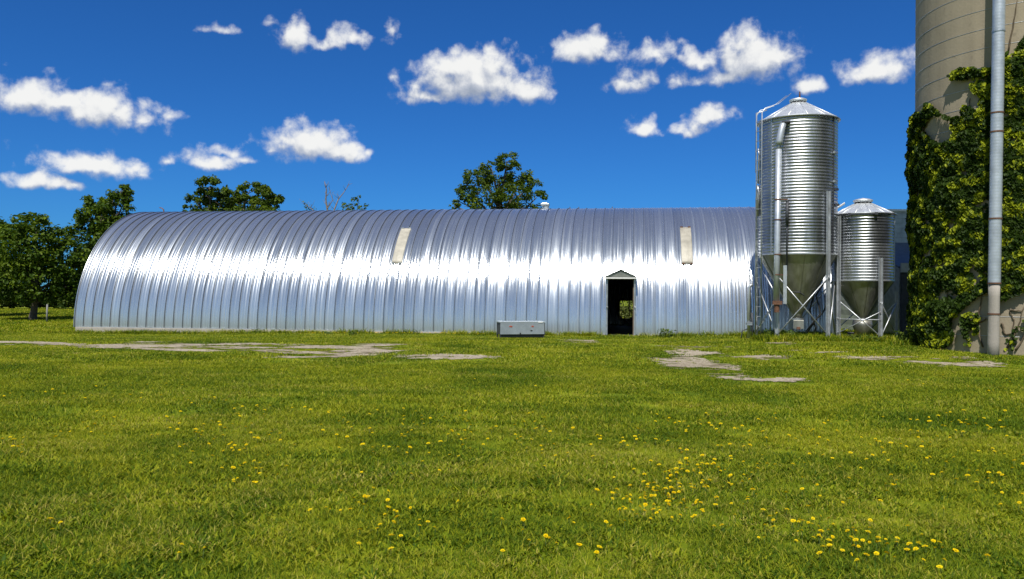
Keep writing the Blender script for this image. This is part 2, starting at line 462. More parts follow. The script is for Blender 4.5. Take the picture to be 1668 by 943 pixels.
# gravel patches: outlines in the photo, carried onto the ground
def rp(pts, ox=834, oy=520, s=2.): return [(ox + x / s, oy + y / s) for x, y in pts]
GRAV = [
 [(-40,555),(80,557),(135,560),(120,563),(60,561),(-40,560)],
 [(110,565),(225,556),(300,557),(450,560),(560,564),(640,562),(660,567),(622,573),(590,580),(480,582),(430,581),(470,575),(400,573),(330,571),(250,569)],
 [(560,561),(640,559),(700,560),(660,563),(600,565)],
 [(640,578),(720,576),(818,580),(800,583),(700,584),(655,582)],
 rp([(420,122),(520,121),(590,119),(605,130),(700,144),(770,152),(690,164),(745,178),(800,188),(985,205),(880,202),(740,194),(630,179),(640,172),(560,161),(500,149)]),
 rp([(505,98),(600,96),(665,110),(620,119),(540,119)]),
 rp([(880,99),(1000,94),(1115,102),(980,106)]), rp([(730,121),(850,115),(925,123),(800,129)]),
 rp([(1060,119),(1300,121),(1490,122),(1530,130),(1610,140),(1480,153),(1390,148),(1280,138)]),
 rp([(420,87),(560,86),(745,90),(600,95)]), rp([(107,66),(200,65),(315,73),(180,74)]),
 rp([(840,76),(900,74),(930,79),(860,81)]),
]
GPOLY = [np.array([tuple(gp(x, y))[:2] for x, y in poly]) for poly in GRAV]
def inpoly(P, poly):
    x, y = P[:, 0], P[:, 1]; ins = np.zeros(len(P), bool); j = len(poly) - 1
    for i in range(len(poly)):
        xi, yi = poly[i]; xj, yj = poly[j]
        c = ((yi > y) != (yj > y)) & (x < (xj - xi) * (y - yi) / (yj - yi + 1e-12) + xi)
        ins ^= c; j = i
    return ins
_perm = rng.random((256, 256))
def vnoise(x, y):
    xi = np.floor(x).astype(int); yi = np.floor(y).astype(int); fx = x - xi; fy = y - yi
    fx = fx * fx * (3 - 2 * fx); fy = fy * fy * (3 - 2 * fy)
    g = lambda a, b: _perm[a % 256, b % 256]
    return (g(xi, yi) * (1 - fx) + g(xi + 1, yi) * fx) * (1 - fy) + (g(xi, yi + 1) * (1 - fx) + g(xi + 1, yi + 1) * fx) * fy
def fbm(x, y, o=4):
    s = 0; a = .5
    for k in range(o): s = s + a * vnoise(x * 2 ** k + 17.3 * k, y * 2 ** k + 5.1 * k); a *= .5
    return s / (1 - .5 ** o)
def in_gravel(P):
    """noisy membership; also grass islands inside"""
    w = np.stack([fbm(P[:, 0] * .9, P[:, 1] * .9) - .5, fbm(P[:, 0] * .9 + 40, P[:, 1] * .9 + 9) - .5], -1)
    w2 = np.stack([fbm(P[:, 0] * 5, P[:, 1] * 5, 3) - .5, fbm(P[:, 0] * 5 + 40, P[:, 1] * 5 + 9, 3) - .5], -1)
    Q = P + w * np.array([1.6, .55]) + w2 * np.array([.9, .45])
    ins = np.zeros(len(P), bool)
    for poly in GPOLY: ins |= inpoly(Q, poly) | inpoly(Q + np.array([0, .32]), poly)
    isl = fbm(P[:, 0] * .55 + 3, P[:, 1] * 1.6 + 71, 4)
    fine = fbm(P[:, 0] * 2.6 + 13, P[:, 1] * 6 + 7, 3)
    return ins & (isl + .35 * (fine - .5) < .60)
def build_gravel():
    st = .06
    allP = np.concatenate(GPOLY); x0, y0 = allP.min(0) - 1; x1, y1 = allP.max(0) + 1
    xs = np.arange(max(x0, -24), min(x1, 24), st); ys = np.arange(y0, y1, st)
    X, Y = np.meshgrid(xs, ys); nx, ny = len(xs), len(ys)
    C = np.stack([X + st / 2, Y + st / 2], -1).reshape(-1, 2)
    keep = in_gravel(C).reshape(ny, nx)[:-1, :-1]
    i = (np.arange(ny - 1)[:, None] * nx + np.arange(nx - 1)[None])[keep]
    F = np.stack([i, i + 1, i + 1 + nx, i + nx], -1)
    used, inv = np.unique(F, return_inverse=True)
    P = np.stack([X.ravel(), Y.ravel()], -1)[used]
    P = P + rng.normal(0, .012, P.shape)
    V = np.concatenate([P, (hgt(P[:, 0], P[:, 1]) + .010)[:, None]], 1)
    wear = fbm(P[:, 0] * .55 + 3, P[:, 1] * 1.6 + 71, 4) + .35 * (fbm(P[:, 0] * 2.6 + 13, P[:, 1] * 6 + 7, 3) - .5)
    me = np_mesh('gravel_path', V, inv.reshape(-1, 4), M_GRAVEL, tone=np.clip((.62 - wear) / .16, 0, 1), smooth=True)
    tag(link('gravel_path', me), kind='structure')
build_gravel()

# ------------------------------------------------------------------ grass (stuff)
BETA = R(8.5); D0 = 30.9; RB = 5.42
NV = Vector((math.sin(BETA), math.cos(BETA), 0)); AV = Vector((math.cos(BETA), -math.sin(BETA), 0))
S0, S1 = -23.1, 7.3
def barn_pt(s, u, z=0): return NV * (D0 + u) + AV * s + Vector((0, 0, z))
SILO_C = Vector((28 * math.sin(R(32.6)), 28 * math.cos(R(32.6)), 0)); SILO_R = 2.93

def tuft(name, rad, nb, width, hmin, hmax, seed):
    g = np.random.default_rng(seed)
    r = rad * np.sqrt(g.random(nb)); q = g.random(nb) * 2 * np.pi
    base = np.stack([r * np.cos(q), r * np.sin(q), np.full(nb, -.01)], -1)
    yaw = g.random(nb) * 2 * np.pi; h = g.uniform(hmin, hmax, nb) * (.75 + .5 * g.random(nb))
    lean = g.uniform(.2, 1.7, nb) * h; w = width * g.uniform(.6, 1.25, nb)
    dx, dy = np.cos(yaw), np.sin(yaw)
    side = np.stack([-dy, dx, np.zeros(nb)], -1)
    def pt(f, hz): return base + np.stack([dx * lean * f, dy * lean * f, h * hz], -1)
    b0 = pt(0, 0); b1 = pt(.32, .6); tip = pt(1., .95 + 0 * .1)
    V = np.stack([b0 - side * w[:, None] * .5, b0 + side * w[:, None] * .5, b1 + side * w[:, None] * .45, b1 - side * w[:, None] * .45,
                  tip + side * w[:, None] * .08, tip - side * w[:, None] * .08], 1).reshape(-1, 3)
    k = np.arange(nb)[:, None] * 6
    F = np.concatenate([k + np.array([[0, 1, 2, 3]]), k + np.array([[3, 2, 4, 5]])])
    tone = np.repeat(g.random(nb), 6)
    me = np_mesh(name, V, F, M_BLADE, tone)
    return bpy.data.objects.new(name, me)      # not linked: only instanced by the lawn
def scatter(name, bands):
    """bands: list of (tufts, P, scale); ONE object of points, each band instancing its own tufts"""
    P = np.concatenate([b[1] for b in bands]); scl = np.concatenate([b[2] for b in bands])
    band = np.concatenate([np.full(len(b[1]), k) for k, b in enumerate(bands)])
    V = np.concatenate([P, hgt(P[:, 0], P[:, 1])[:, None]], 1)
    me = bpy.data.meshes.new(name); me.vertices.add(len(V)); me.vertices.foreach_set('co', V.astype(np.float32).ravel())
    a = me.attributes.new('rz', 'FLOAT_VECTOR', 'POINT')
    rot = np.zeros((len(V), 3)); rot[:, 2] = rng.random(len(V)) * 2 * np.pi; a.data.foreach_set('vector', rot.astype(np.float32).ravel())
    a = me.attributes.new('scl', 'FLOAT', 'POINT'); a.data.foreach_set('value', scl.astype(np.float32))
    a = me.attributes.new('pick', 'INT', 'POINT'); a.data.foreach_set('value', rng.integers(0, 24, len(V)).astype(np.int32))
    a = me.attributes.new('band', 'INT', 'POINT'); a.data.foreach_set('value', band.astype(np.int32))
    o = link(name, me)
    ng = bpy.data.node_groups.new(name + '_scatter', 'GeometryNodeTree')
    ng.interface.new_socket('Geometry', in_out='INPUT', socket_type='NodeSocketGeometry')
    ng.interface.new_socket('Geometry', in_out='OUTPUT', socket_type='NodeSocketGeometry')
    n = NT(ng); i = n.node('NodeGroupInput'); ou = n.node('NodeGroupOutput'); jo = n.node('GeometryNodeJoinGeometry')
    def attr(nm, ty):
        nd = n.node('GeometryNodeInputNamedAttribute', data_type=ty); nd.inputs['Name'].default_value = nm; return nd.outputs['Attribute']
    for k, b in enumerate(bands):
        j = n.node('GeometryNodeJoinGeometry')
        for t in b[0]:
            oi = n.node('GeometryNodeObjectInfo'); oi.inputs['Object'].default_value = t; oi.inputs['As Instance'].default_value = True
            ng.links.new(oi.outputs['Geometry'], j.inputs[0])
        cmp_ = n.node('FunctionNodeCompare', data_type='INT', operation='EQUAL')
        ia = [q for q in cmp_.inputs if q.type == 'INT']
        ng.links.new(attr('band', 'INT'), ia[0]); ia[1].default_value = k
        ip = n.node('GeometryNodeInstanceOnPoints')
        ng.links.new(i.outputs[0], ip.inputs['Points']); ng.links.new(j.outputs[0], ip.inputs['Instance'])
        ng.links.new(cmp_.outputs[0], ip.inputs['Selection'])
        ip.inputs['Pick Instance'].default_value = True
        ng.links.new(attr('pick', 'INT'), ip.inputs['Instance Index'])
        e2r = n.node('FunctionNodeEulerToRotation'); ng.links.new(attr('rz', 'FLOAT_VECTOR'), e2r.inputs[0])
        ng.links.new(e2r.outputs[0], ip.inputs['Rotation']); ng.links.new(attr('scl', 'FLOAT'), ip.inputs['Scale'])
        ng.links.new(ip.outputs[0], jo.inputs[0])
    ng.links.new(jo.outputs[0], ou.inputs[0])
    md = o.modifiers.new('scatter', 'NODES'); md.node_group = ng
    tag(o, kind='stuff')
    return o
def field_pts(y0, y1, spacing, kx=1.2):
    area = kx * (y1 ** 2 - y0 ** 2); n = int(area / spacing ** 2)
    y = np.sqrt(rng.random(n) * (y1 ** 2 - y0 ** 2) + y0 ** 2); x = (rng.random(n) * 2 - 1) * y * kx
    P = np.stack([x, y], -1)
    # off the barn, the silo, the shed
    s = P @ np.array(AV[:2]); u = P @ np.array(NV[:2]) - D0
    ok = ~((s > S0 - .12) & (s < S1 + .1) & (u > -.14) & (u < 2 * RB + .2))
    ok &= np.hypot(P[:, 0] - SILO_C.x, P[:, 1] - SILO_C.y) > SILO_R + .08
    ok &= ~((P[:, 0] > 13.7) & (P[:, 1] > 28.6) & (P[:, 1] < 42))
    return P[ok], u[ok], s[ok]
def build_grass():
    bands = []
    specs = [('lawn_grass', 1.8, 9.5, .125, dict(rad=.20, nb=170, width=.0045, hmin=.02, hmax=.05)),
             ('lawn_grass', 9.5, 18, .24, dict(rad=.36, nb=240, width=.0072, hmin=.025, hmax=.058)),
             ('lawn_grass', 18, 34, .42, dict(rad=.6, nb=230, width=.014, hmin=.03, hmax=.06)),
             ('lawn_grass', 34, 66, .95, dict(rad=1.2, nb=220, width=.035, hmin=.05, hmax=.10))]
    for k, (nm, a, b, sp, d) in enumerate(specs):
        tufts = [tuft('grass_tuft', seed=100 * k + j, **d) for j in range(6)]
        if k < 2: tufts += [tuft('broadleaf_tuft', d['rad'] * .7, int(d['nb'] * .5), .017, .02, .045, 700 + 10 * k + j) for j in range(2)]
        P, u, s = field_pts(a, b, sp)
        g = in_gravel(P); keep = ~g
        for dd in (.25, -.25):
            if k in (1, 2): keep &= ~in_gravel(P + np.array([dd, 0])); keep &= ~in_gravel(P + np.array([0, dd]))
        # a few weeds survive on the gravel edge
        P2 = P[keep]; u2 = u[keep]
        dens = fbm(P2[:, 0] * .35, P2[:, 1] * .7, 4)
        scl = .7 + .75 * dens * rng.uniform(.7, 1.25, len(P2))
        # long unmown strip right at the walls
        near = np.clip(1 - np.abs(u2 + .5) / .8, 0, 1) * (u2 < .3)
        scl *= 1 + .5 * near * rng.random(len(P2))
        front = np.zeros(len(P2), bool)
        if k in (1, 2):
            for dd in (.2, .45, .7, 1.0): front |= in_gravel(P2 + np.array([0, dd]))
        scl[front] *= .5
        bands.append((tufts, P2, scl))
    o = scatter('lawn_grass', bands)
    tag(o, 'mown green lawn grass in front of the arched metal barn', 'grass')
    # small edge tufts bordering the gravel
    tufts = [tuft('grass_tuft', .10, 40, .012, .03, .07, 900 + j) for j in range(4)]
    P, u, s = field_pts(14, 30, .16)
    g = in_gravel(P)
    edge = np.zeros(len(P), bool)
    for dd in (.3, -.3):
        edge |= in_gravel(P + np.array([dd, 0])) | in_gravel(P + np.array([0, dd]))
    k = edge & ~g | (g & (rng.random(len(P)) < .16) & (fbm(P[:, 0] * .8, P[:, 1] * 1.6) > .5))
    o = scatter('edge_grass', [(tufts, P[k], rng.uniform(.35, .8, k.sum()))])
    o['label'] = 'ragged grass creeping over the edges of the gravel patches'; o['category'] = 'grass'
    # rank grass along the buildings
    tufts = [tuft('grass_tuft', .22, 70, .014, .09, .19, 950 + j) for j in range(4)]
    P, u, s = field_pts(24, 34, .22)
    rank = (u < -.10) & (u > -.75) & (s > S0 - 1) & (s < S1) & ~((s > -1.2) & (s < .35)) & (fbm(P[:, 0] * .9, P[:, 1] * .9) > .41)
    b1 = (P[:, 0] > 8.0) & (P[:, 0] < 14.5) & (P[:, 1] > 25.2) & (P[:, 1] < 29.5) & (rng.random(len(P)) < .75)
    rs = np.hypot(P[:, 0] - SILO_C.x, P[:, 1] - SILO_C.y) - SILO_R
    b2 = (rs < .6) & (rng.random(len(P)) < .6)
    k = rank | b1 | b2
    o = scatter('rank_grass', [(tufts, P[k], rng.uniform(.5, 1.35, k.sum()))])
    o['label'] = 'longer unmown grass along the foot of the barn, bins and silo'; o['category'] = 'grass'
build_grass()

# ------------------------------------------------------------------ barn
PW = .41
def rib(s):
    """outward offset along the sheet + material"""
    t = (s / PW) % 1.0
    return t
PROF = [(0.00, .000), (.03, .028), (.055, .034), (.085, .034), (.105, .028), (.13, -.004), (.16, -.002),
        (.22, .004), (.28, .0095), (.34, .0115), (.40, .008), (.46, .001), (.52, .004), (.58, .010), (.64, .0115), (.70, .008), (.76, .001), (.82, .004), (.88, .010), (.93, .0105), (.97, .005)]
def build_barn():
    root = empty('arched_barn', (NV * D0)[:], -BETA, 'long shiny silver arched barn of ribbed metal sheet with a small open doorway', 'barn')
    ss = []
    k0 = int(math.floor(S0 / PW)); k1 = int(math.ceil(S1 / PW))
    base_s = k0 * PW
    lst = []
    for k in range(k0, k1):
        jit = random.uniform(-.004, .004); fl = random.uniform(.9, 1.6)
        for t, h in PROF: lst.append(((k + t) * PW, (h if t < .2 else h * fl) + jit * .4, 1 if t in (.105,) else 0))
    lst.append((k1 * PW, 0.0, 0))
    DS0, DS1 = -.92, .07
    # snap door edges into the list
    arr = [q for q in lst if all(abs(q[0] - d) > .004 for d in (DS0, DS1))]
    for d in (DS0, DS1):
        arr.append((d, .004, 0))
    arr.sort()
    zb = .06; th0 = math.asin(zb / RB)
    DT = 2.17; thd = math.asin(DT / RB)
    ths = list(np.linspace(th0, thd, 15)) + list(np.linspace(thd, math.pi / 2, 30))[1:]
    ths += [math.pi - t for t in ths[::-1]][1:]
    RW = (-.62, .36, .42, 1.27)      # rear window: s0,s1,z0,z1
    verts = []; uvs = []
    for (s, h, m) in arr:
        for t in ths:
            r = RB + h
            verts.append((s, RB - r * math.cos(t), r * math.sin(t))); uvs.append((s, RB * t))
    nT = len(ths); faces = []; mi = []
    for i in range(len(arr) - 1):
        sm = (arr[i][0] + arr[i + 1][0]) / 2
        for j in range(nT - 1):
            tm = (ths[j] + ths[j + 1]) / 2; zm = RB * math.sin(tm)
            if DS0 < sm < DS1 and zm < DT and tm < math.pi / 2: continue
            if RW[0] < sm < RW[1] and RW[2] < zm < RW[3] and tm > math.pi / 2: continue
            a = i * nT + j
            faces.append((a, a + nT, a + nT + 1, a + 1)); mi.append(arr[i][2])
    me = bpy.data.meshes.new('shell'); me.from_pydata(verts, [], faces)
    me.materials.append(M_SHELL); me.materials.append(M_SEAM_SHADE)
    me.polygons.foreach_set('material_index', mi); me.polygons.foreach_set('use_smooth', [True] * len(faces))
    uvl = me.uv_layers.new(name='UVMap')
    li = np.empty(len(me.loops), np.int32); me.loops.foreach_get('vertex_index', li)
    uvl.data.foreach_set('uv', np.array(uvs, np.float32)[li].ravel())
    me.update()
    o = link('shell', me, root)
    # end walls (flat closed gables), inside faces dark
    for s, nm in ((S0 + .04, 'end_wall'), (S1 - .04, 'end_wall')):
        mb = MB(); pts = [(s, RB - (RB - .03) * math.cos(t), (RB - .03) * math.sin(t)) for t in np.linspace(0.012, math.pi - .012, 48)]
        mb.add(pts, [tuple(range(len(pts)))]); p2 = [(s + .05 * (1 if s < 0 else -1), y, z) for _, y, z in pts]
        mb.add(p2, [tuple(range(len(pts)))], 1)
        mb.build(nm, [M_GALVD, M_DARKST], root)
    # foundation
    mb = MB()
    sl, sr = S0 - .12, S1 + .05
    mb.box(((sl + DS0 - .1) / 2, .05, -.17), (DS0 - .1 - sl, .30, .46)); mb.box(((DS1 + .1 + sr) / 2, .05, -.17), (sr - DS1 - .1, .30, .46))
    mb.box(((sl + sr) / 2, 2 * RB - .05, -.17), (sr - sl, .30, .46))
    for s in (sl + .14, sr - .14): mb.box((s, RB, -.17), (.28, 2 * RB - .42, .45))
    mb.build('foundation', M_FOUND, root, bevel=.015)
    mb = MB(); mb.box(((DS0 + DS1) / 2, -.02, -.11), (DS1 - DS0 + .196, .62, .26)); mb.build('threshold', M_FOUND, root, bevel=.015)
    # white flashing along the foot of the sheets
    mb = MB(); mb.box(((sl + DS0 - .1) / 2, -.055, .075), (DS0 - .12 - sl, .05, .026)); mb.box(((DS1 + .1 + sr) / 2, -.055, .075), (sr - DS1 - .12, .05, .026))
    mb.build('foot_flashing', M_GALV, root)
    # inside floor
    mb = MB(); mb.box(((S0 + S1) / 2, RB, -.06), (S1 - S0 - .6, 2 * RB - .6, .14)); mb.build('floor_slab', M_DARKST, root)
    # door frame
    dc = (DS0 + DS1) / 2; dw = DS1 - DS0
    fr = MB()
    for sx in (DS0, DS1):
        fr.box((sx + (-.03 if sx < dc else .03), -.02, 1.10), (.06, .12, 2.17))
    fr.box((dc, -.02, 2.215), (dw + .12, .12, .07))
    fo = fr.build('door_frame', M_GALVD, root, bevel=.006)
    ck = MB()
    for sx in (DS0 - .012, DS1 + .012):
        pts = [(sx, .045, .03), (sx, .045, 2.17)] + [(sx, RB - (RB - .01) * math.cos(t) + .02, (RB - .01) * math.sin(t)) for t in np.linspace(thd, th0, 10)]
        n_ = len(pts); ck.add(pts + [(x + .015, y, z) for x, y, z in pts], [tuple(range(n_)), tuple(range(2 * n_ - 1, n_ - 1, -1))] + [(i, (i + 1) % n_, n_ + (i + 1) % n_, n_ + i) for i in range(n_)])
    ck.build('door_cheek', M_GALVD, root)
    rl = MB(); rl.box((DS1 - .018, .03, 1.1), (.03, .05, 2.1)); rl.build('door_stop', M_WOOD, root)
    # gabled hood
    hd = MB(); z0 = 2.25; zp = 2.50; w2 = dw / 2 + .09; f = -.22; b = .75
    pts = [(dc - w2, f, z0), (dc + w2, f, z0), (dc, f, zp)]
    hd.add([(dc - w2 + .02, f + .05, z0 + .005), (dc + w2 - .02, f + .05, z0 + .005), (dc, f + .05, zp - .02)], [(0, 1, 2)])
    hood = hd.build('door_hood', M_HOP, root)
    for sg in (-1, 1):
        e = MB(); a0 = Vector((dc + sg * (w2 + .02), 0, z0 - .01)); a1 = Vector((dc, 0, zp + .02))
        t_ = Vector((0, 0, .03))
        e.add([(*(a0.x, f, a0.z),), (a1.x, f, a1.z), (a1.x, b, a1.z), (a0.x, b, a0.z), (a0.x, f, a0.z + .03), (a1.x, f, a1.z + .03), (a1.x, b, a1.z + .03), (a0.x, b, a0.z + .03)],
              [(0, 1, 2, 3), (4, 7, 6, 5), (0, 4, 5, 1), (1, 5, 6, 2), (2, 6, 7, 3), (3, 7, 4, 0)])
        e.build('hood_roof', M_HOP, hood)
    e = MB(); e.box((dc, f + .03, z0 - .035), (2 * w2, .04, .05)); e.build('hood_fascia', M_WHITE, hood)
    for sx in (DS0 - .03, DS1 + .03):
        l = MB(); l.tube([(sx, -.08, 1.12), (sx, -.13, 1.12), (sx + .05, -.14, 1.10)], .022, 8); l.build('door_latch', M_GALV, root, True)
    # rear window frame
    yb = 2 * RB
    wf = MB()
    wf.box(((RW[0] + RW[1]) / 2, yb - .12, RW[3] + .02), (RW[1] - RW[0] + .1, .3, .05)); wf.box((-.14, yb - .06, .85), (.05, .06, .86))
    for sx in (RW[0] - .02, RW[1] + .02): wf.box((sx, yb - .12, .85), (.05, .3, .9))
    wf.build('rear_window_frame', M_WOOD, root)
    # skylight sheets bent to the arch
    for (sc, z0s, z1s) in ((None, 0, 0),) and ((-9.48, 2.78, 4.30), (2.10, 2.78, 4.28)):
        mb = MB(); t0 = math.asin(z0s / RB); t1 = math.asin(z1s / RB); nn = 14
        prof = [(-.215, .040), (-.18, .044), (-.12, .040), (-.06, .044), (0, .052), (.06, .044), (.12, .040), (.18, .044), (.215, .040)]
        vs = []
        for i in range(nn + 1):
            t = t0 + (t1 - t0) * i / nn
            for ds, h in prof: vs.append((sc + ds, RB - (RB + h) * math.cos(t), (RB + h) * math.sin(t)))
        n2 = len(prof)
        for i in range(nn + 1):
            t = t0 + (t1 - t0) * i / nn
            for ds, h in prof: vs.append((sc + ds, RB - (RB + .0) * math.cos(t), (RB + .0) * math.sin(t)))
        off = n2 * (nn + 1); fs = []
        for i in range(nn):
            for j in range(n2 - 1):
                a = i * n2 + j; fs.append((a, a + 1, a + 1 + n2, a + n2))
            for j in (0, n2 - 1):
                a = i * n2 + j; fs.append((a, a + n2, a + n2 + off, a + off))
        for i in (0, nn):
            for j in range(n2 - 1):
                a = i * n2 + j; fs.append((a, a + 1, a + 1 + off, a + off))
        mb.add(vs, fs); sk = mb.build('skylight_panel', M_SKYL, root, True)
        for (t, dsx) in ((t0, -.15), (t0, .15), (t1, -.15), (t1, .15)):
            cl = MB(); cl.box((sc + dsx, RB - (RB + .055) * math.cos(t), (RB + .055) * math.sin(t)), (.10, .03, .05), rot=Matrix.Rotation(-(math.pi / 2 - t) * 0, 3, 'X'))
            cl.build('fixing_clip', M_RUST if sc > 0 else M_GALVD, sk)
    # vent on the ridge
    sv = -3.95; v = MB(); zr = RB
    v.tube([(sv + .05, RB + .2, zr - .1), (sv + .05, RB + .2, zr + .18)], .13, 12)
    v.tube([(sv - .12, RB + .2, zr - .1), (sv - .12, RB + .2, zr + .34)], .03, 8)
    vent = v.build('roof_vent', M_GALV, root, False)
    c = MB(); c.box((sv, RB + .2, zr + .25), (.38, .34, .10)); c.box((sv - .02, RB + .2, zr + .32), (.24, .24, .04)); c.build('vent_cap', M_GALV, vent, bevel=.02)
    q = MB(); q.tube([(S0 + .45, RB, zr - .05), (S0 + .42, RB, zr + .16), (S0 + .32, RB, zr + .24), (S0 + .2, RB, zr + .26)], [.035, .03, .025, .02], 8); q.build('bent_roof_hook', M_RUST, root, True)
    for sx in (-2.8, -2.4, -.9):
        q = MB(); q.tube([(sx, RB - .1, zr - .03), (sx, RB - .1, zr + .10)], [.03, .02], 8); q.build('ridge_bolt', M_DARKST, root, True)
    return root
build_barn()

# inside the doorway: an old heap seen against the rear window
def pile():
    p = barn_pt(-.2, 9.6); r = empty('scrap_heap', p[:], -BETA, 'dark heap of scrap boards inside the barn, seen through the doorway', 'scrap heap')
    for k in range(12):
        mb = MB(); a = random.uniform(-.5, .5)
        mb.box((0, 0, 0), (random.uniform(.5, 1.1), .14, .05), rot=Matrix.Rotation(random.uniform(-.8, .8), 3, 'Y') @ Matrix.Rotation(a, 3, 'Z'))
        o = mb.build('board', M_WOOD, r); o.location = (random.uniform(-.6, .6), random.uniform(-.3, .3), .12 + .045 * k * random.uniform(.6, 1))
pile()

# ------------------------------------------------------------------ grey box by the wall
def storage_box():
    pl = gp(811, 551.5); pr = gp(884, 551.0); c = (pl + pr) / 2; w = (pr - pl).length
    c = Vector((c.x, c.y + .3, H(c.x, c.y)))
    r = empty('storage_box', c[:], math.atan2(pr.y - pl.y, pr.x - pl.x), 'low grey ribbed metal box on dark legs standing against the barn wall', 'storage box')
    z0, z1 = .15, .56; d = .55
    mb = MB(); n = 11
    ys = [z0 + (z1 - z0) * i / n for i in range(n + 1)]
    mb.box((0, 0, (z0 + z1) / 2), (w - .02, d, z1 - z0))
    for i in range(n):
        mb.box((0, -d / 2 - .010, (ys[i] + ys[i + 1]) / 2), (w - .03, .026, (ys[i + 1] - ys[i]) * .72))
    mb.m[:6] = [1] * 6; mb.build('body', [M_BOX, M_DARKST], r)  # core darker than the slats: shade in the gaps painted as colour
    mb = MB(); mb.box((0, 0, z1 + .025), (w + .03, d + .06, .045)); lid = mb.build('lid', M_BOX, r, bevel=.006)
    mb = MB(); mb.box((w * .40, -d / 2 - .034, z1 + .02), (.17, .008, .035)); mb.build('lid_plate', M_WHITE, lid)
    mb = MB(); mb.box((-.07, -d / 2 - .012, z1 - .012), (w * .86, .012, .022)); mb.build('lid_gasket', M_BLACK, lid)
    for sx in (-1, 1):
        for sy in (-1, 1):
            mb = MB(); mb.box((sx * (w / 2 - .03), sy * (d / 2 - .04), z0 / 2 - .03), (.045, .05, z0 + .06)); mb.build('leg', M_BLACK, r)
    mb = MB(); mb.box((0, -d / 2 + .05, z0 - .055), (w - .12, .03, .10)); mb.build('skirt_rail', M_BLACK, r)
    mb = MB(); mb.box((w / 2 + .006, 0, (z0 + z1) / 2 - .02), (.02, d + .02, z1 - z0 + .02)); mb.build('end_panel', M_DARKST, r)
    for (x, z, ww, m) in ((-.43, .43, .11, M_REDMARK), (.37, .43, .08, M_REDMARK), (.33, .28, .07, M_BLACK), (-.08, .18, .05, M_BLACK)):
        mb = MB(); mb.box((x, -d / 2 - .028, z), (ww, .008, .05), rot=Matrix.Rotation(.1, 3, 'Y')); mb.build('sticker' if m is M_REDMARK else 'catch', m, r)
storage_box()

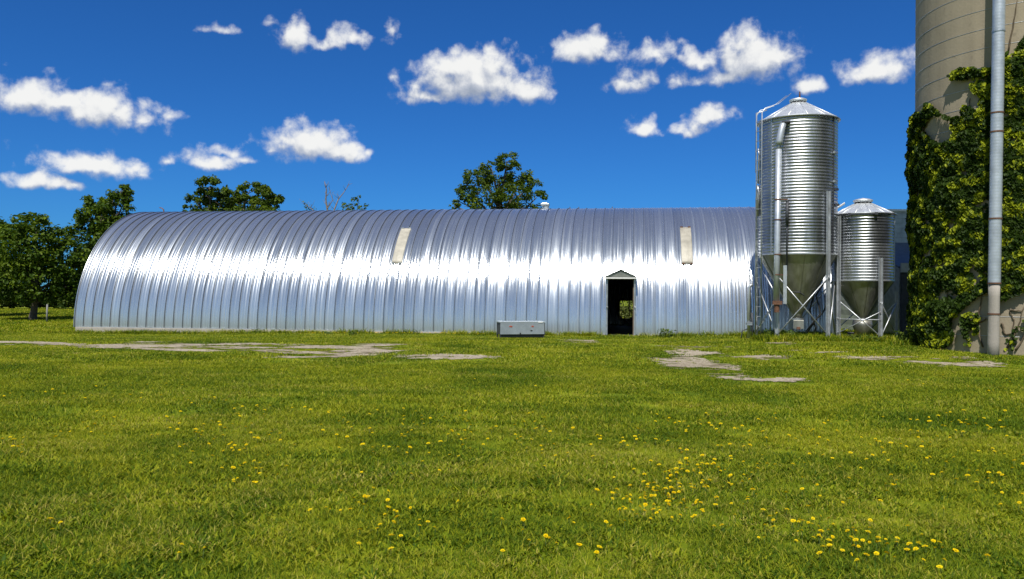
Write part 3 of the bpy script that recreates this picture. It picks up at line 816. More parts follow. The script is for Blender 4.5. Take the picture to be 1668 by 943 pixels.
# ------------------------------------------------------------------ feed bins
def corr_profile(Rr, z0, z1, per, amp, ns=8):
    n = int(round((z1 - z0) / per)); out = []
    for i in range(n * ns + 1):
        z = z0 + (z1 - z0) * i / (n * ns)
        out.append((Rr + amp * math.cos(2 * math.pi * i / ns), z))
    return out
def bin_base(name, label, px, depth, Rr, zb, ze, ztip, ztop, rcap, legphi, leg_top, per, g):
    th = math.atan((px - CX) / FPX); x = (px - CX) / FPX * depth
    zg = H(x, depth)
    r = empty(name, (x, depth, 0), -th, label, 'feed bin')
    mb = MB(); mb.lathe(corr_profile(Rr, zb, ze, per, .0075), 112); body = mb.build('cylinder_wall', M_BIN, r, True)
    # bolted vertical seams
    for ph in g.get('seams', ()):
        mb = MB(); q = R(ph); c = Vector((math.sin(q), -math.cos(q), 0)); t = Vector((math.cos(q), math.sin(q), 0))
        rot = Matrix.Rotation(q, 3, 'Z')
        mb.box(c * (Rr + .012) + Vector((0, 0, (zb + ze) / 2)), (.05, .02, ze - zb - .02), rot=rot)
        k = zb + .1
        while k < ze - .1:
            mb.box(c * (Rr + .026) + Vector((0, 0, k)), (.022, .012, .022), rot=rot); k += .208
        mb.build('wall_seam', M_DARKST if ph in g.get('dark', ()) else M_GALVD, body)
    # hopper cone with folded panel ribs
    mb = MB(); mb.lathe([(Rr - .01, zb + .02), (Rr - .015, zb - .02), (.20, ztip), (.17, ztip - .10), (.17, ztip - .22)], 56, ph=.1, cap1=True)
    hop = mb.build('hopper', M_HOP, r, True)
    mb = MB()
    for k in range(10):
        q = 2 * math.pi * (k + .3) / 10; c = Vector((math.sin(q), -math.cos(q), 0))
        mb.tube([c * (Rr - .01) + Vector((0, 0, zb - .03)), c * .21 + Vector((0, 0, ztip))], .011, 6)
    mb.build('hopper_rib', M_HOP, hop)
    mb = MB(); mb.lathe([(.23, ztip - .22), (.23, ztip - .27), (.15, ztip - .27)], 24); mb.build('outlet_ring', M_GALVD, hop, False)
    # bottom angle ring
    mb = MB(); mb.lathe([(Rr + .025, zb + .02), (Rr + .025, zb - .025), (Rr - .02, zb - .025)], 72); mb.build('lower_ring', M_GALV, body)
    # roof with raised ribs
    zr = ztop - .2; n = 14
    mb = MB()
    mb.lathe([(Rr + .07, ze - .03), (rcap, zr)], 56)
    roof = mb.build('roof', M_ROOFP, r, True)
    mb = MB()
    for k in range(n):
        q = 2 * math.pi * (k + .5) / n; c = Vector((math.sin(q), -math.cos(q), 0))
        mb.tube([c * (Rr + .07) + Vector((0, 0, ze - .022)), c * rcap + Vector((0, 0, zr + .008))], .017, 6)
    mb.build('roof_rib', M_ROOFP, roof, True)
    mb = MB(); mb.lathe([(Rr + .075, ze - .045), (Rr + .085, ze - .02), (Rr + .07, ze - .01)], 72); mb.build('eave_rim', M_GALVD, roof, True)
    mb = MB(); mb.lathe([(rcap, zr - .02), (rcap, zr + .06), (rcap + .045, zr + .07), (rcap + .045, zr + .12), (rcap * .9, zr + .15), (.02, zr + .20)], 32, cap1=True)
    cap = mb.build('cap', M_ROOFP, roof, True)
    mb = MB(); mb.lathe([(rcap + .004, zr + .0), (rcap + .004, zr + .045)], 32); mb.build('cap_gap', M_BLACK, cap)
    if g.get('spike'):
        mb = MB(); mb.tube([(.05, 0, zr + .17), (.05, 0, zr + .40)], [.03, .022], 8); mb.build('lid_handle', M_RUST, cap)
    # legs
    legs = []
    for k, ph in enumerate(legphi):
        q = R(ph); c = Vector((math.sin(q), -math.cos(q), 0)); rot = Matrix.Rotation(q, 3, 'Z')
        p = c * (Rr + .055); zt = leg_top[k]
        zl = H(x + (Matrix.Rotation(-th, 3, 'Z') @ p).x, depth + (Matrix.Rotation(-th, 3, 'Z') @ p).y) - .05
        mb = MB()
        mb.box(p + Vector((0, 0, (zl + zt) / 2)), (.115, .02, zt - zl), rot=rot)
        for sg in (-1, 1):
            mb.box(p + rot @ Vector((sg * .0595, -.025, 0)) + Vector((0, 0, (zl + zt) / 2)), (.012, .07, zt - zl), rot=rot)
        lg = mb.build('leg', M_GALV, r)
        mb = MB(); mb.box(p + Vector((0, 0, zl + .07)), (.24, .2, .03), rot=rot); mb.build('foot_plate', M_GALVD, lg)
        legs.append((p, zl))
    def brace(a, za, b, zb_, rad=.020, name='brace', out=.03, m=M_GALV):
        pa = legs[a][0] * (1 + out); pb = legs[b][0] * (1 + out)
        mb = MB(); mb.tube([pa + Vector((0, 0, za)), pb + Vector((0, 0, zb_))], rad, 8); mb.build(name, m, r, True)
    return r, legs, brace, (x, depth, th, zg), hop, body

def tall_bin():
    px, dep, Rr = 1298.5, 27.3, 1.265
    r, legs, brace, (x, y, th, zg), hop, body = bin_base('tall_feed_bin', 'tall corrugated galvanised feed bin with a cone roof, ladder and hopper on braced legs', px, dep, Rr,
        2.97, 7.5, 1.05, 8.33, .24, [-27, 45, 117, 189, 261], [4.1, 5.0, 4.2, 4.2, 4.9], .104, dict(seams=(-40, 60, 140, 220), dark=(60,), spike=True))
    brace(0, 2.25, 1, .3); brace(1, 2.25, 0, .28, out=.06); brace(1, 2.25, 2, .3); brace(2, 2.25, 1, .3, out=.05)
    brace(4, 2.85, 0, 1.55, .025); brace(4, 2.1, 0, .3); brace(0, 1.5, 4, .3, out=.05, rad=.014); brace(2, 2.2, 3, .3); brace(3, 2.2, 4, .3)
    # filling pipe on the front
    V = Vector
    fy = -(Rr + .18); fx = -.62
    mb = MB(); mb.tube([(fx - .02, fy, 1.42), (fx, fy, 3.0), (fx + .03, fy, 6.35)], .094, 18)
    p = mb.build('filling_pipe', M_PIPE, r, True)
    mb = MB(); mb.tube([(fx + .03, fy, 6.35), (fx + .03, fy, 6.55)], .07, 16); mb.build('pipe_neck', M_GALVD, p, True)
    mb = MB(); mb.tube([(fx + .03, fy, 6.50), (fx + .05, fy, 6.62), (fx + .12, fy + .02, 7.0), (fx + .16, fy + .08, 7.16), (fx + .20, fy + .2, 7.22)], [.112, .112, .105, .10, .09], 18); mb.build('pipe_elbow', M_PIPE, p, True)
    mb = MB(); mb.box((fx + .25, fy + .12, 7.25), (.26, .25, .05)); mb.build('elbow_bracket', M_DARKST, p)
    for z in (4.72, 4.06, 2.93, 2.27):
        mb = MB(); mb.lathe([(.100, z - .018), (.107, z - .018), (.107, z + .018), (.100, z + .018)], 20, c=(fx + .012, fy, 0))
        mb.box((fx + .19, fy + .04, z), (.26, .035, .035)) if z in (4.72, 2.27) else None
        mb.build('pipe_band', M_RUST, p)
    mb = MB(); mb.box((fx + .02, fy, 1.36), (.30, .24, .12)); mb.tube([(fx, fy, 1.36), (fx, fy, 1.05)], .09, 12); mb.build('pipe_boot', M_RUST, p)
    mb = MB(); mb.box((fx + .25, fy + .02, 1.95), (.11, .05, 1.25)); mb.build('mounting_channel', M_GALV, p)
    mb = MB(); mb.tube([(fx + .30, -Rr - .04, 2.4), (fx + .30, -Rr - .04, 4.7)], .028, 8); mb.tube([(fx + .3, -Rr - .07, 4.66), (fx + .30, -Rr - .07, 3.9)], .05, 8); mb.build('conduit', M_DARKST, r, True)
    # ladder on the left flank, bent over the eave up the roof
    q = R(-62); c = V((math.sin(q), -math.cos(q), 0)); t = V((math.cos(q), math.sin(q), 0)); Rl = Rr + .13
    rails = MB()
    for sg in (-1, 1):
        o = t * (.2 * sg)
        rails.tube([c * Rl + o + V((0, 0, .25)), c * Rl + o + V((0, 0, 7.72)), c * (Rl - .12) + o * .95 + V((0, 0, 7.88)), c * .8 + o * .9 + V((0, 0, 8.05)), c * .34 + o * .8 + V((0, 0, 8.42))], [.018, .018, .014, .011, .010], 8)
    ld = rails.build('ladder', M_GALV, r, True)
    k = .55; r1 = None
    while k < 7.6:
        if r1 is None:
            mb = MB(); mb.tube([c * Rl + t * -.2, c * Rl + t * .2], .013, 6); r1 = mb.build('rung', M_GALV, ld, True); q_ = r1
        else:
            q_ = r1.copy(); COL.objects.link(q_); q_.parent = ld
        q_.location = (0, 0, k); k += .33
    for ph, za, zb_ in ((-83, 5.8, 7.85), (-95, .15, 5.0)):
        q2 = R(ph); c2 = V((math.sin(q2), -math.cos(q2), 0)); mb = MB()
        pth = [c2 * (Rr + .10) + V((0, 0, za)), c2 * (Rr + .10) + V((0, 0, zb_))]
        if zb_ > 7: pth.append(c2 * (Rr - .15) + V((.1, 0, zb_ + .1)))
        mb.tube(pth, .022, 8); mb.build('conduit', M_GALVD, r, True)
    for ph, za, zb_, rad in ((-74, 5.4, 6.6, .03), (-76, 4.3, 5.35, .055)):
        q2 = R(ph); c2 = V((math.sin(q2), -math.cos(q2), 0)); mb = MB()
        mb.tube([c2 * (Rr + .06) + V((0, 0, za)), c2 * (Rr + .07) + V((.03, 0, zb_ - .2)), c2 * (Rr + .06) + V((0, 0, zb_))], [rad, rad, rad * .6], 8); mb.build('side_pipe', M_GALV, r, True)
    # outlet chute and boot under the hopper
    mb = MB(); mb.box((.05, -.1, .62), (.34, .3, .3)); mb.box((.05, -.27, .5), (.12, .03, .09), 1); mb.build('outlet_box', [M_HOP, M_RUST], hop, bevel=.01)
    mb = MB(); mb.tube([(-.22, -.8, 1.72), (.08, -.62, 1.70), (.22, -.5, 1.60)], .02, 8); mb.build('slide_gate', M_DARKST, hop)
    # cables and pipes behind
    mb = MB()
    mb.tube([(.45, .3, 2.4), (.55, .2, 1.7), (.4, .15, 1.1), (.6, .2, .5), (.5, .3, .15)], .03, 8); mb.tube([(.9, .0, 2.1), (.6, .1, 1.6), (.75, .1, 1.0), (.3, .1, .3)], .025, 8); mb.tube([(1.0, -.4, 1.5), (.8, -.2, 1.0), (.55, 0, .75), (.3, .1, .4)], .022, 8)
    mb.build('cable', M_ROPE, r, True)
    # right flank brackets
    for ph, z in ((62, 5.35), (66, 5.1), (62, 6.3), (70, 4.6)):
        q2 = R(ph); c2 = V((math.sin(q2), -math.cos(q2), 0)); mb = MB(); mb.box(c2 * (Rr + .05) + V((0, 0, z)), (.18, .08, .07), rot=Matrix.Rotation(q2, 3, 'Z')); mb.build('bracket', M_GALVD if z > 5.2 else M_DARKST, body)
tall_bin()

def small_bin():
    px, dep, Rr = 1405.0, 27.3, .975
    r, legs, brace, (x, y, th, zg), hop, body = bin_base('short_feed_bin', 'short corrugated galvanised feed bin with a cone roof beside the ivy-covered silo', px, dep, Rr,
        2.12, 4.36, .95, 4.93, .27, [-44, 31, 100, 172, 244], [4.28, 2.85, 1.75, 3.0, 2.9], .098, dict(seams=(-60, 80, 170), spike=False))
    brace(0, 1.45, 1, .28); brace(1, 1.1, 0, .35, out=.07, rad=.016); brace(0, .82, 1, .82, .022, 'cross_bar'); brace(1, 1.4, 2, .28); brace(2, 1.45, 1, .28, out=.06); brace(4, 1.3, 0, .35); brace(0, .85, 4, .8); brace(2, 1.4, 3, .3); brace(3, 1.4, 4, .3)
    V = Vector
    # ground boot: inverted funnel
    mb = MB(); mb.lathe([(.30, .78), (.32, .62), (.17, .12)], 28, c=(.0, 0, 0), cap0=True, cap1=True); mb.build('ground_boot', M_HOP, hop, True)
    mb = MB(); mb.box((-.36, -.4, .3), (.22, .2, .16)); mb.box((-.2, -.42, .22), (.3, .14, .08)); mb.build('auger_motor', M_BLACK, r, bevel=.02)
    # hatch plate hinged on the roof, left
    mb = MB(); mb.box((-.83, .1, 4.62), (.62, .35, .035), rot=Matrix.Rotation(R(-33), 3, 'Y')); mb.build('roof_hatch', M_WHITE, r, bevel=.008)
    for ph in (-22, 22, 58, -58):
        q = R(ph); c = V((math.sin(q), -math.cos(q), 0)); mb = MB(); mb.box(c * (Rr + .09) + V((0, 0, 4.30)), (.09, .07, .08), rot=Matrix.Rotation(q, 3, 'Z')); mb.build('eave_bracket', M_DARKST, r)
    mb = MB(); pts = [V((math.sin(R(a)), -math.cos(R(a)), 0)) * (Rr + .1) + V((0, 0, 4.285)) for a in range(-22, 23, 4)]; mb.tube(pts, .018, 6); mb.build('eave_bar', M_DARKST, r)
small_bin()

# standing pipework between barn and tall bin
def standpipe():
    p = gp(1222.5, 553); r = empty('standpipe', (p.x, p.y + .2, H(p.x, p.y)), 0, 'thin galvanised standpipe with valve beside the barn wall, left of the tall bin', 'pipe')
    mb = MB(); mb.tube([(0, 0, -.05), (0, 0, 1.75), (.04, 0, 1.82), (.12, .0, 1.86)], .055, 12); mb.build('riser', M_GALV, r, True)
    mb = MB(); mb.box((0, -.02, .52), (.2, .1, .09)); mb.tube([(-.1, -.07, .57), (.1, -.07, .57)], .012, 6); mb.build('valve', M_GALVD, r)
    mb = MB(); mb.tube([(.12, .0, -.05), (.12, 0, .5), (.10, 0, .9)], .03, 10); mb.tube([(-.05, 0, .35), (-.22, .0, .28), (-.27, 0, -.05)], .02, 8); mb.build('side_pipe', M_DARKST, r, True)
standpipe()

# ------------------------------------------------------------------ concrete silo
def silo():
    zt = 17.0
    r = empty('concrete_silo', SILO_C[:], -R(32.6), 'huge round tan concrete silo with dark steel hoops, half covered in ivy', 'silo')
    mb = MB(); mb.lathe([(SILO_R, -.3), (SILO_R, zt)], 160); w = mb.build('silo_wall', M_CONC, r, True)
    mb = MB(); mb.lathe([(SILO_R + .08, zt - .05), (SILO_R + .08, zt + .1), (SILO_R * .8, zt + 1.1), (SILO_R * .45, zt + 1.8), (.02, zt + 2.1)], 64); mb.build('dome_roof', M_GALV, r, True)
    mb = MB()
    n = 120; vs = []
    mb.tube([(SILO_R * 1.0 * math.sin(2 * math.pi * k / n), -SILO_R * math.cos(2 * math.pi * k / n), 0) for k in range(n + 1)], .008, 6)
    h0 = mb.build('hoop', M_GALVD, r, True); h0.location = (0, 0, .55)
    k = 1.07
    while k < zt:
        h = h0.copy(); COL.objects.link(h); h.parent = r; h.location = (0, 0, k); k += .52
    # vertical filling pipe strapped to the wall, local frame: -Y faces the camera
    def loc(ang_from_cam_deg, dist):
        a = R(ang_from_cam_deg); p = Vector((dist * math.sin(a), dist * math.cos(a), 0)) - SILO_C
        return Matrix.Rotation(R(32.6), 3, 'Z') @ p
    pt = loc(31.15, 24.72); pb = loc(30.92, 24.72)
    def lerp(z): return pb + (pt - pb) * (z / 9.2)
    P = lambda z: Vector((lerp(z).x, lerp(z).y, z))
    prof = []; mb = MB(); pth = []; rad = []
    z = 1.95; i = 0
    while z < zt:
        pth.append(P(z)); rad.append(.150 + (.003 if i % 3 == 0 else 0)); z += .028; i += 1
    mb.tube(pth, rad, 22); fp = mb.build('filling_pipe', M_PIPE, r, True)
    mb = MB(); mb.tube([P(-.1), P(.4), P(1.0), P(1.6), P(2.0)], [.145, .14, .135, .135, .14], 20); mb.build('lower_pipe', M_FOUND, fp, True)
    for z, m in ((1.96, M_RUST), (3.66, M_RUST), (5.95, M_RUST), (6.45, M_RUST), (8.6, M_GALVD), (1.15, M_RUST)):
        mb = MB(); c = P(z); mb.lathe([(.155 if z > 1.9 else .14, -.02), (.163 if z > 1.9 else .148, -.02), (.163 if z > 1.9 else .148, .02), (.155 if z > 1.9 else .14, .02)], 22, c=c)
        mb.tube([c + Vector((0, .15, 0)), c + Vector((0, .5, 0))], .018, 6); mb.build('pipe_strap', m, fp)
    return r
silo()
def stake():
    p = gp(1607, 570); mb = MB(); mb.box((0, 0, .26), (.095, .09, .62), rot=Matrix.Rotation(.02, 3, 'Y')); o = mb.build('concrete_stake', M_FOUND, None, bevel=.01)
    o.location = (p.x, p.y, p.z); tag(o, 'short grey concrete stake leaning at the foot of the silo pipe', 'stake')
stake()
def stones():
    for k, (px, py, sz) in enumerate(((1647, 574, .10), (1655, 574.5, .08), (1641, 574, .06))):
        p = gp(px, py); bm = bmesh.new(); bmesh.ops.create_icosphere(bm, subdivisions=2, radius=sz)
        for v in bm.verts: v.co = Vector((v.co.x * 1.5, v.co.y, v.co.z * .55)) * (1 + .25 * mnoise.noise(v.co * 9 + Vector((k * 5, 0, 0))))
        me = bpy.data.meshes.new('stone'); bm.to_mesh(me); bm.free(); me.materials.append(M_STONE)
        o = link('stone', me); o.location = (p.x, p.y, p.z + .03)
        tag(o, 'small pale stone in the grass at the foot of the concrete silo', 'stone', 'pale stones by the silo')
stones()

# ------------------------------------------------------------------ block building and lean-to
def block_building():
    x0, x1, y0, y1, h = 14.2, 21.0, 33.0, 40.0, 5.08
    r = empty('block_building', ((x0 + x1) / 2, y0, 0), 0, 'plain grey concrete block building behind the short bin and silo', 'building')
    w = x1 - x0; d = y1 - y0
    mb = MB(); mb.box((0, d / 2, h / 2 - .2), (w, d, h + .4)); mb.build('wall', M_BLOCK, r)
    mb = MB(); mb.box((0, d / 2, h + .045), (w + .12, d + .12, .09)); mb.build('roof', M_WHITE, r)
    r2 = empty('lean_to_shed', ((x0 + x1) / 2, 31.2, 0), 0, 'dark open lean-to shed with a blue grey sheet roof between short bin and silo', 'shed')
    yf, yb = -1.9, 1.79
    mb = MB(); zf, zb = 2.62, 3.72
    a = (-w / 2 - .1, w / 2)
    mb.add([(a[0], yf, zf), (a[1], yf, zf), (a[1], yb, zb), (a[0], yb, zb), (a[0], yf, zf + .07), (a[1], yf, zf + .07), (a[1], yb, zb + .07), (a[0], yb, zb + .07)], [(0, 1, 2, 3), (4, 7, 6, 5), (0, 4, 5, 1), (1, 5, 6, 2), (2, 6, 7, 3), (3, 7, 4, 0)])
    mb.build('roof', M_SHEDROOF, r2)
    mb = MB(); x = -w / 2
    mb.add([(x, yf + .15, -.2), (x, yb, -.2), (x, yb, zb - .02), (x, yf + .15, zf + .02), (x + .06, yf + .15, -.2), (x + .06, yb, -.2), (x + .06, yb, zb - .02), (x + .06, yf + .15, zf + .02)], [(0, 1, 2, 3), (4, 7, 6, 5), (0, 4, 5, 1), (2, 6, 7, 3), (3, 7, 4, 0)])
    mb.build('side_wall', M_GALVD, r2)
    mb = MB(); mb.box((x + .32, yf + .13, 1.25), (.55, .05, 2.75)); mb.build('front_panel', M_DARKST, r2)
    mb = MB(); mb.box((w / 2 - .1, yf + .2, 1.3), (.15, .15, 2.7)); mb.build('post', M_WOOD, r2)
    mb = MB(); mb.box((x + .1, yf - .04, zf + .02), (.3, .08, .34)); mb.build('gutter_end', M_GALV, r2)
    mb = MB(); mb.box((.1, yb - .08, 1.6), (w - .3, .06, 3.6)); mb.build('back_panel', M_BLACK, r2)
block_building()

# ------------------------------------------------------------------ foliage
def leaf_mesh(name, C, N, size, m, tone=None, aspect=.62, fold=.18, droop=None):
    """folded six-point leaves; C centres, N normals, size lengths"""
    n = len(C)
    N = N / (np.linalg.norm(N, axis=1, keepdims=True) + 1e-9)
    t = rng.normal(size=(n, 3)) if droop is None else droop + rng.normal(0, .45, (n, 3))
    t = t - N * (t * N).sum(1, keepdims=True); t /= np.linalg.norm(t, axis=1, keepdims=True) + 1e-9
    b = np.cross(N, t); L = size[:, None]; Wd = L * aspect * .5
    base = C - t * L * .5; tip = C + t * L * .5
    m1 = C - t * L * .12; up = N * L * fold * .5
    V = np.stack([base, m1 - b * Wd + up, C + t * L * .22 - b * Wd * .7 + up, tip, C + t * L * .22 + b * Wd * .7 + up, m1 + b * Wd + up], 1).reshape(-1, 3)
    k = np.arange(n)[:, None] * 6
    F = np.concatenate([k + np.array([[0, 1, 2, 3]]), k + np.array([[0, 3, 4, 5]])])
    tn = rng.random(n) if tone is None else tone
    return np_mesh(name, V, F, m, np.repeat(tn, 6))

def crown_leaves(blobs, nleaf, size, sub=26, spread=.30, seed=0):
    g = np.random.default_rng(seed); Cs = []; Ns = []; Ts = []
    vol = np.array([b[1][0] * b[1][2] for b in blobs]); vol = vol / vol.sum()
    for (c, rad), f in zip(blobs, vol):
        k = max(8, int(sub * len(blobs) * f)); nl = int(nleaf * f)
        d = g.normal(size=(k, 3)); d /= np.linalg.norm(d, axis=1, keepdims=True)
        rr = g.uniform(.45, 1.0, (k, 1)) ** .6
        sc = np.array(c) + d * rr * np.array(rad)
        sr = spread * np.mean(rad) * g.uniform(.55, 1.25, k)
        ct = g.random(k)
        w = sr ** 2; w = w / w.sum()
        idx = g.choice(k, nl, p=w)
        dd = g.normal(size=(nl, 3)); dd /= np.linalg.norm(dd, axis=1, keepdims=True)
        rr2 = g.uniform(.35, 1.08, (nl, 1))
        P = sc[idx] + dd * rr2 * sr[idx][:, None] * np.array([1.15, 1.15, .85])
        nn = dd * .7 + np.array([0, 0, .55]) + g.normal(0, .45, (nl, 3))
        Cs.append(P); Ns.append(nn); Ts.append(np.clip(.55 * ct[idx] + .45 * g.random(nl), 0, 1))
    return np.concatenate(Cs), np.concatenate(Ns), np.concatenate(Ts)

def tree(name, label, cat, basepx, depth, pxblobs, nleaf, lsize, m, seed, trunk_r=.22, group=None, sub=26, spread=.30, bark=None, low=False, trunk_h=None):
    g = random.Random(seed)
    bx = (basepx - CX) / FPX * depth; bz = H(bx, depth)
    r = empty(name, (bx, depth, bz), 0, label, cat, group)
    k = depth / FPX; blobs = []
    for (px, py, rx, ry) in pxblobs:
        p = at(px, py, depth)
        ryy = (rx * .6 + ry * .6) * k
        off = g.uniform(-.7, .7) * ryy
        blobs.append(((p.x - bx, off, p.z - bz), (rx * k, ryy * 1.1, ry * k)))
    C, N, T = crown_leaves(blobs, nleaf, lsize, sub, spread, seed)
    keep = C[:, 2] > .15
    C, N, T = C[keep], N[keep], T[keep]
    sz = lsize * rng.uniform(.45, 1.3, len(C))
    me = leaf_mesh('crown', C, N, sz, m, T)
    link('crown', me, r)
    # trunk and limbs
    mb = MB(); zc = np.mean([b[0][2] for b in blobs]); xc = np.mean([b[0][0] for b in blobs])
    zs = min(b[0][2] for b in blobs); zs = max(.5, zs * .75)
    if trunk_h: zs = trunk_h
    tp = [(0, 0, -.2), (0, 0, zs * .4), (xc * .15, 0, zs), (xc * .5, 0, (zs + zc) / 2), (xc * .8, 0, zc)]
    mb.tube(tp, [trunk_r * 1.35, trunk_r, trunk_r * .85, trunk_r * .6, trunk_r * .3], 10)
    tk = mb.build('trunk', bark or M_BARK, r, True)
    mb = MB()
    for (c, rad) in blobs:
        st = Vector(tp[2]).lerp(Vector(tp[4]), g.uniform(0, .7)); e = Vector(c)
        mid = st.lerp(e, .5) + Vector((g.uniform(-.2, .2), g.uniform(-.2, .2), g.uniform(.0, .3)))
        mb.tube([st, mid, e], [trunk_r * .42, trunk_r * .28, trunk_r * .1], 7)
        for j in range(4):
            d = Vector((g.gauss(0, 1) * rad[0], g.gauss(0, 1) * rad[1], abs(g.gauss(0, 1)) * rad[2])) * .55
            s2 = mid.lerp(e, g.random()); mb.tube([s2, s2 + d * .5 + Vector((0, 0, .05)), s2 + d], [trunk_r * .14, trunk_r * .09, trunk_r * .03], 5)
    mb.build('limb', bark or M_BARK, tk, True)
    return r

tree('broadleaf_tree', 'rounded dark green tree with a short bare trunk on the lawn left of the barn', 'tree', 54, 46,
     [(60,402,44,46),(22,418,34,46),(96,428,30,44),(58,452,60,36),(14,466,28,30),(106,466,22,24),(66,370,24,24),(30,376,22,24),(90,395,22,22),(118,440,12,26),(60,480,40,12)], 15000, .21, M_LEAF, 11, .22, sub=34, trunk_h=.55)
tree('broadleaf_tree', 'dark green tree at the left edge of the photo, partly cut off', 'tree', -32, 50,
     [(-30,400,42,50),(-10,385,22,28),(-40,450,50,40),(-2,440,24,40)], 7000, .22, M_LEAF, 12, .22, trunk_h=.8)
tree('tall_tree', 'taller loose dark tree rising just behind the left end of the barn', 'tree', 168, 60,
     [(200,310,16,12),(182,322,22,14),(158,330,24,16),(140,352,26,14),(172,352,34,20),(200,345,20,16),(150,378,30,16),(185,385,36,24),(160,410,36,22),(208,322,10,8),(130,372,14,8)], 8500, .25, M_LEAF, 13, .26, sub=20, spread=.34)
for k, (bp, blobs, lab) in enumerate(((132, [(128,440,24,36),(132,480,28,26),(150,450,24,40),(112,478,20,22)], 'dense bushy tree against the left end of the barn'),
        (20, [(20,455,46,36),(0,485,40,22),(50,488,40,18)], 'low dark tree behind the rounded tree at the far left'),
        (92, [(92,465,30,30),(80,490,40,16),(112,490,30,16)], 'low dark tree seen behind the rounded tree trunk'))):
    tree('hedge_tree', lab, 'tree', bp, 66 + k, blobs, 5500, .30, M_LEAFF, 30 + k, .2, 'dark trees of the hedge line on the left', trunk_h=.6)
tree('broadleaf_tree', 'leftmost dark green treetop rising behind the barn roof', 'tree', 345, 62,
     [(346,306,24,16),(322,324,18,15),(362,322,24,16),(340,345,40,20),(310,343,12,8),(350,375,50,26)], 7500, .25, M_LEAF2, 14, .25, sub=24)
tree('broadleaf_tree', 'middle dark green treetop of the three close together behind the barn roof', 'tree', 398, 64,
     [(402,308,20,15),(384,322,18,14),(398,334,30,18),(400,365,40,26)], 5000, .25, M_LEAF2, 15, .24, sub=24)
tree('broadleaf_tree', 'right dark green treetop of the three close together behind the barn roof', 'tree', 434, 62,
     [(428,318,20,14),(444,330,16,14),(432,342,28,14),(430,370,36,24)], 4500, .25, M_LEAF2, 16, .24, sub=24)
tree('oak_tree', 'wide spreading olive green tree behind the middle of the barn roof', 'tree', 818, 62,
     [(826,262,24,14),(800,272,20,14),(846,284,24,16),(776,290,26,14),(812,294,34,16),(762,312,24,11),(866,302,20,12),(790,318,36,14),(838,318,34,14),(874,322,18,10),(752,330,18,7),(800,338,46,10),(856,338,32,9),(740,336,9,5),(815,370,50,24)], 12500, .21, M_LEAF2, 17, .34, sub=19, spread=.33)

def bare_tree():
    depth = 58
    def pt(px, py): return at(px, py, depth)
    b = (540 - CX) / FPX * depth; r = empty('dead_tree', (b, depth, 0), 0, 'bare dead tree with thin grey branches behind the barn roof', 'tree')
    O = Vector((b, depth, 0)); g = random.Random(4)
    tk = MB(); tk.tube([(0, 0, -.2), (.05, 0, 3), pt(538, 372) - O], [.2, .16, .10], 9)
    tko = tk.build('trunk', M_DEADBARK, r, True)
    br = MB()
    def limb(pts, r0):
        P = [pt(*p) - O + Vector((0, g.uniform(-.3, .3), 0)) for p in pts]
        br.tube(P, list(np.linspace(r0, r0 * .25, len(P))), 7)
        for i in range(len(P) - 1):
            for j in range(3):
                s = P[i].lerp(P[i + 1], g.random()); d = Vector((g.uniform(-.5, .5), g.uniform(-.4, .4), g.uniform(.15, .6))) * .9
                br.tube([s, s + d * .5 + Vector((g.uniform(-.05, .05), 0, 0)), s + d], [r0 * .3, r0 * .2, r0 * .08], 5)
    limb([(538, 372), (535, 345), (531, 325), (533, 310), (530, 296)], .085)
    limb([(538, 360), (546, 342), (552, 325), (560, 312), (568, 300)], .065)
    limb([(538, 372), (520, 350), (505, 338), (492, 330)], .05)
    limb([(535, 340), (541, 325), (536, 305)], .04)
    br.build('branch', M_DEADBARK, tko, True)
    C = []; 
    for (px, py, rr) in ((497, 336, 7), (505, 340, 7), (510, 343, 6)):
        c = pt(px, py) - O; C.append(np.array(c) + rng.normal(0, rr / FPX * depth * .5, (18, 3)))
    C = np.concatenate(C); link('sparse_leaves', leaf_mesh('sparse_leaves', C, rng.normal(size=C.shape), np.full(len(C), .14), M_LEAF2), r)
bare_tree()
tree('sapling', 'small leafy sapling top behind the barn roof, right of the bare dead tree', 'tree', 574, 58,
     [(566,336,10,8),(575,328,8,6),(584,322,6,4),(592,338,12,5),(572,345,16,8),(580,372,16,26)], 700, .19, M_LEAF2, 21, .08, sub=10, spread=.4)

def shrub():
    P = barn_pt(0.0, 14.5); r = empty('shrub', (P.x - .1, P.y, 0), 0, 'sunlit olive shrub behind the barn, seen through the doorway and rear window', 'shrub')
    bl = [((dx, dy, z), (.9, .7, .8)) for dx, dy, z in ((-1.2, 0, .9), (0, .2, 1.0), (1.1, 0, .9), (-.5, .1, 1.8), (.7, .1, 1.9))]
    C, N, T = crown_leaves(bl, 6000, .12, 20, .3, 77); k = C[:, 2] > .05
    link('foliage', leaf_mesh('foliage', C[k], N[k], .13 * rng.uniform(.6, 1.3, k.sum()), M_BUSH, T[k]), r)
    mb = MB()
    for j in range(5): mb.tube([(j * .25 - .5, 0, -.1), (j * .3 - .6, .05, .6), (j * .45 - .9, 0, 1.4)], [.04, .03, .015], 6)
    mb.build('stem', M_BARK, r, True)
shrub()

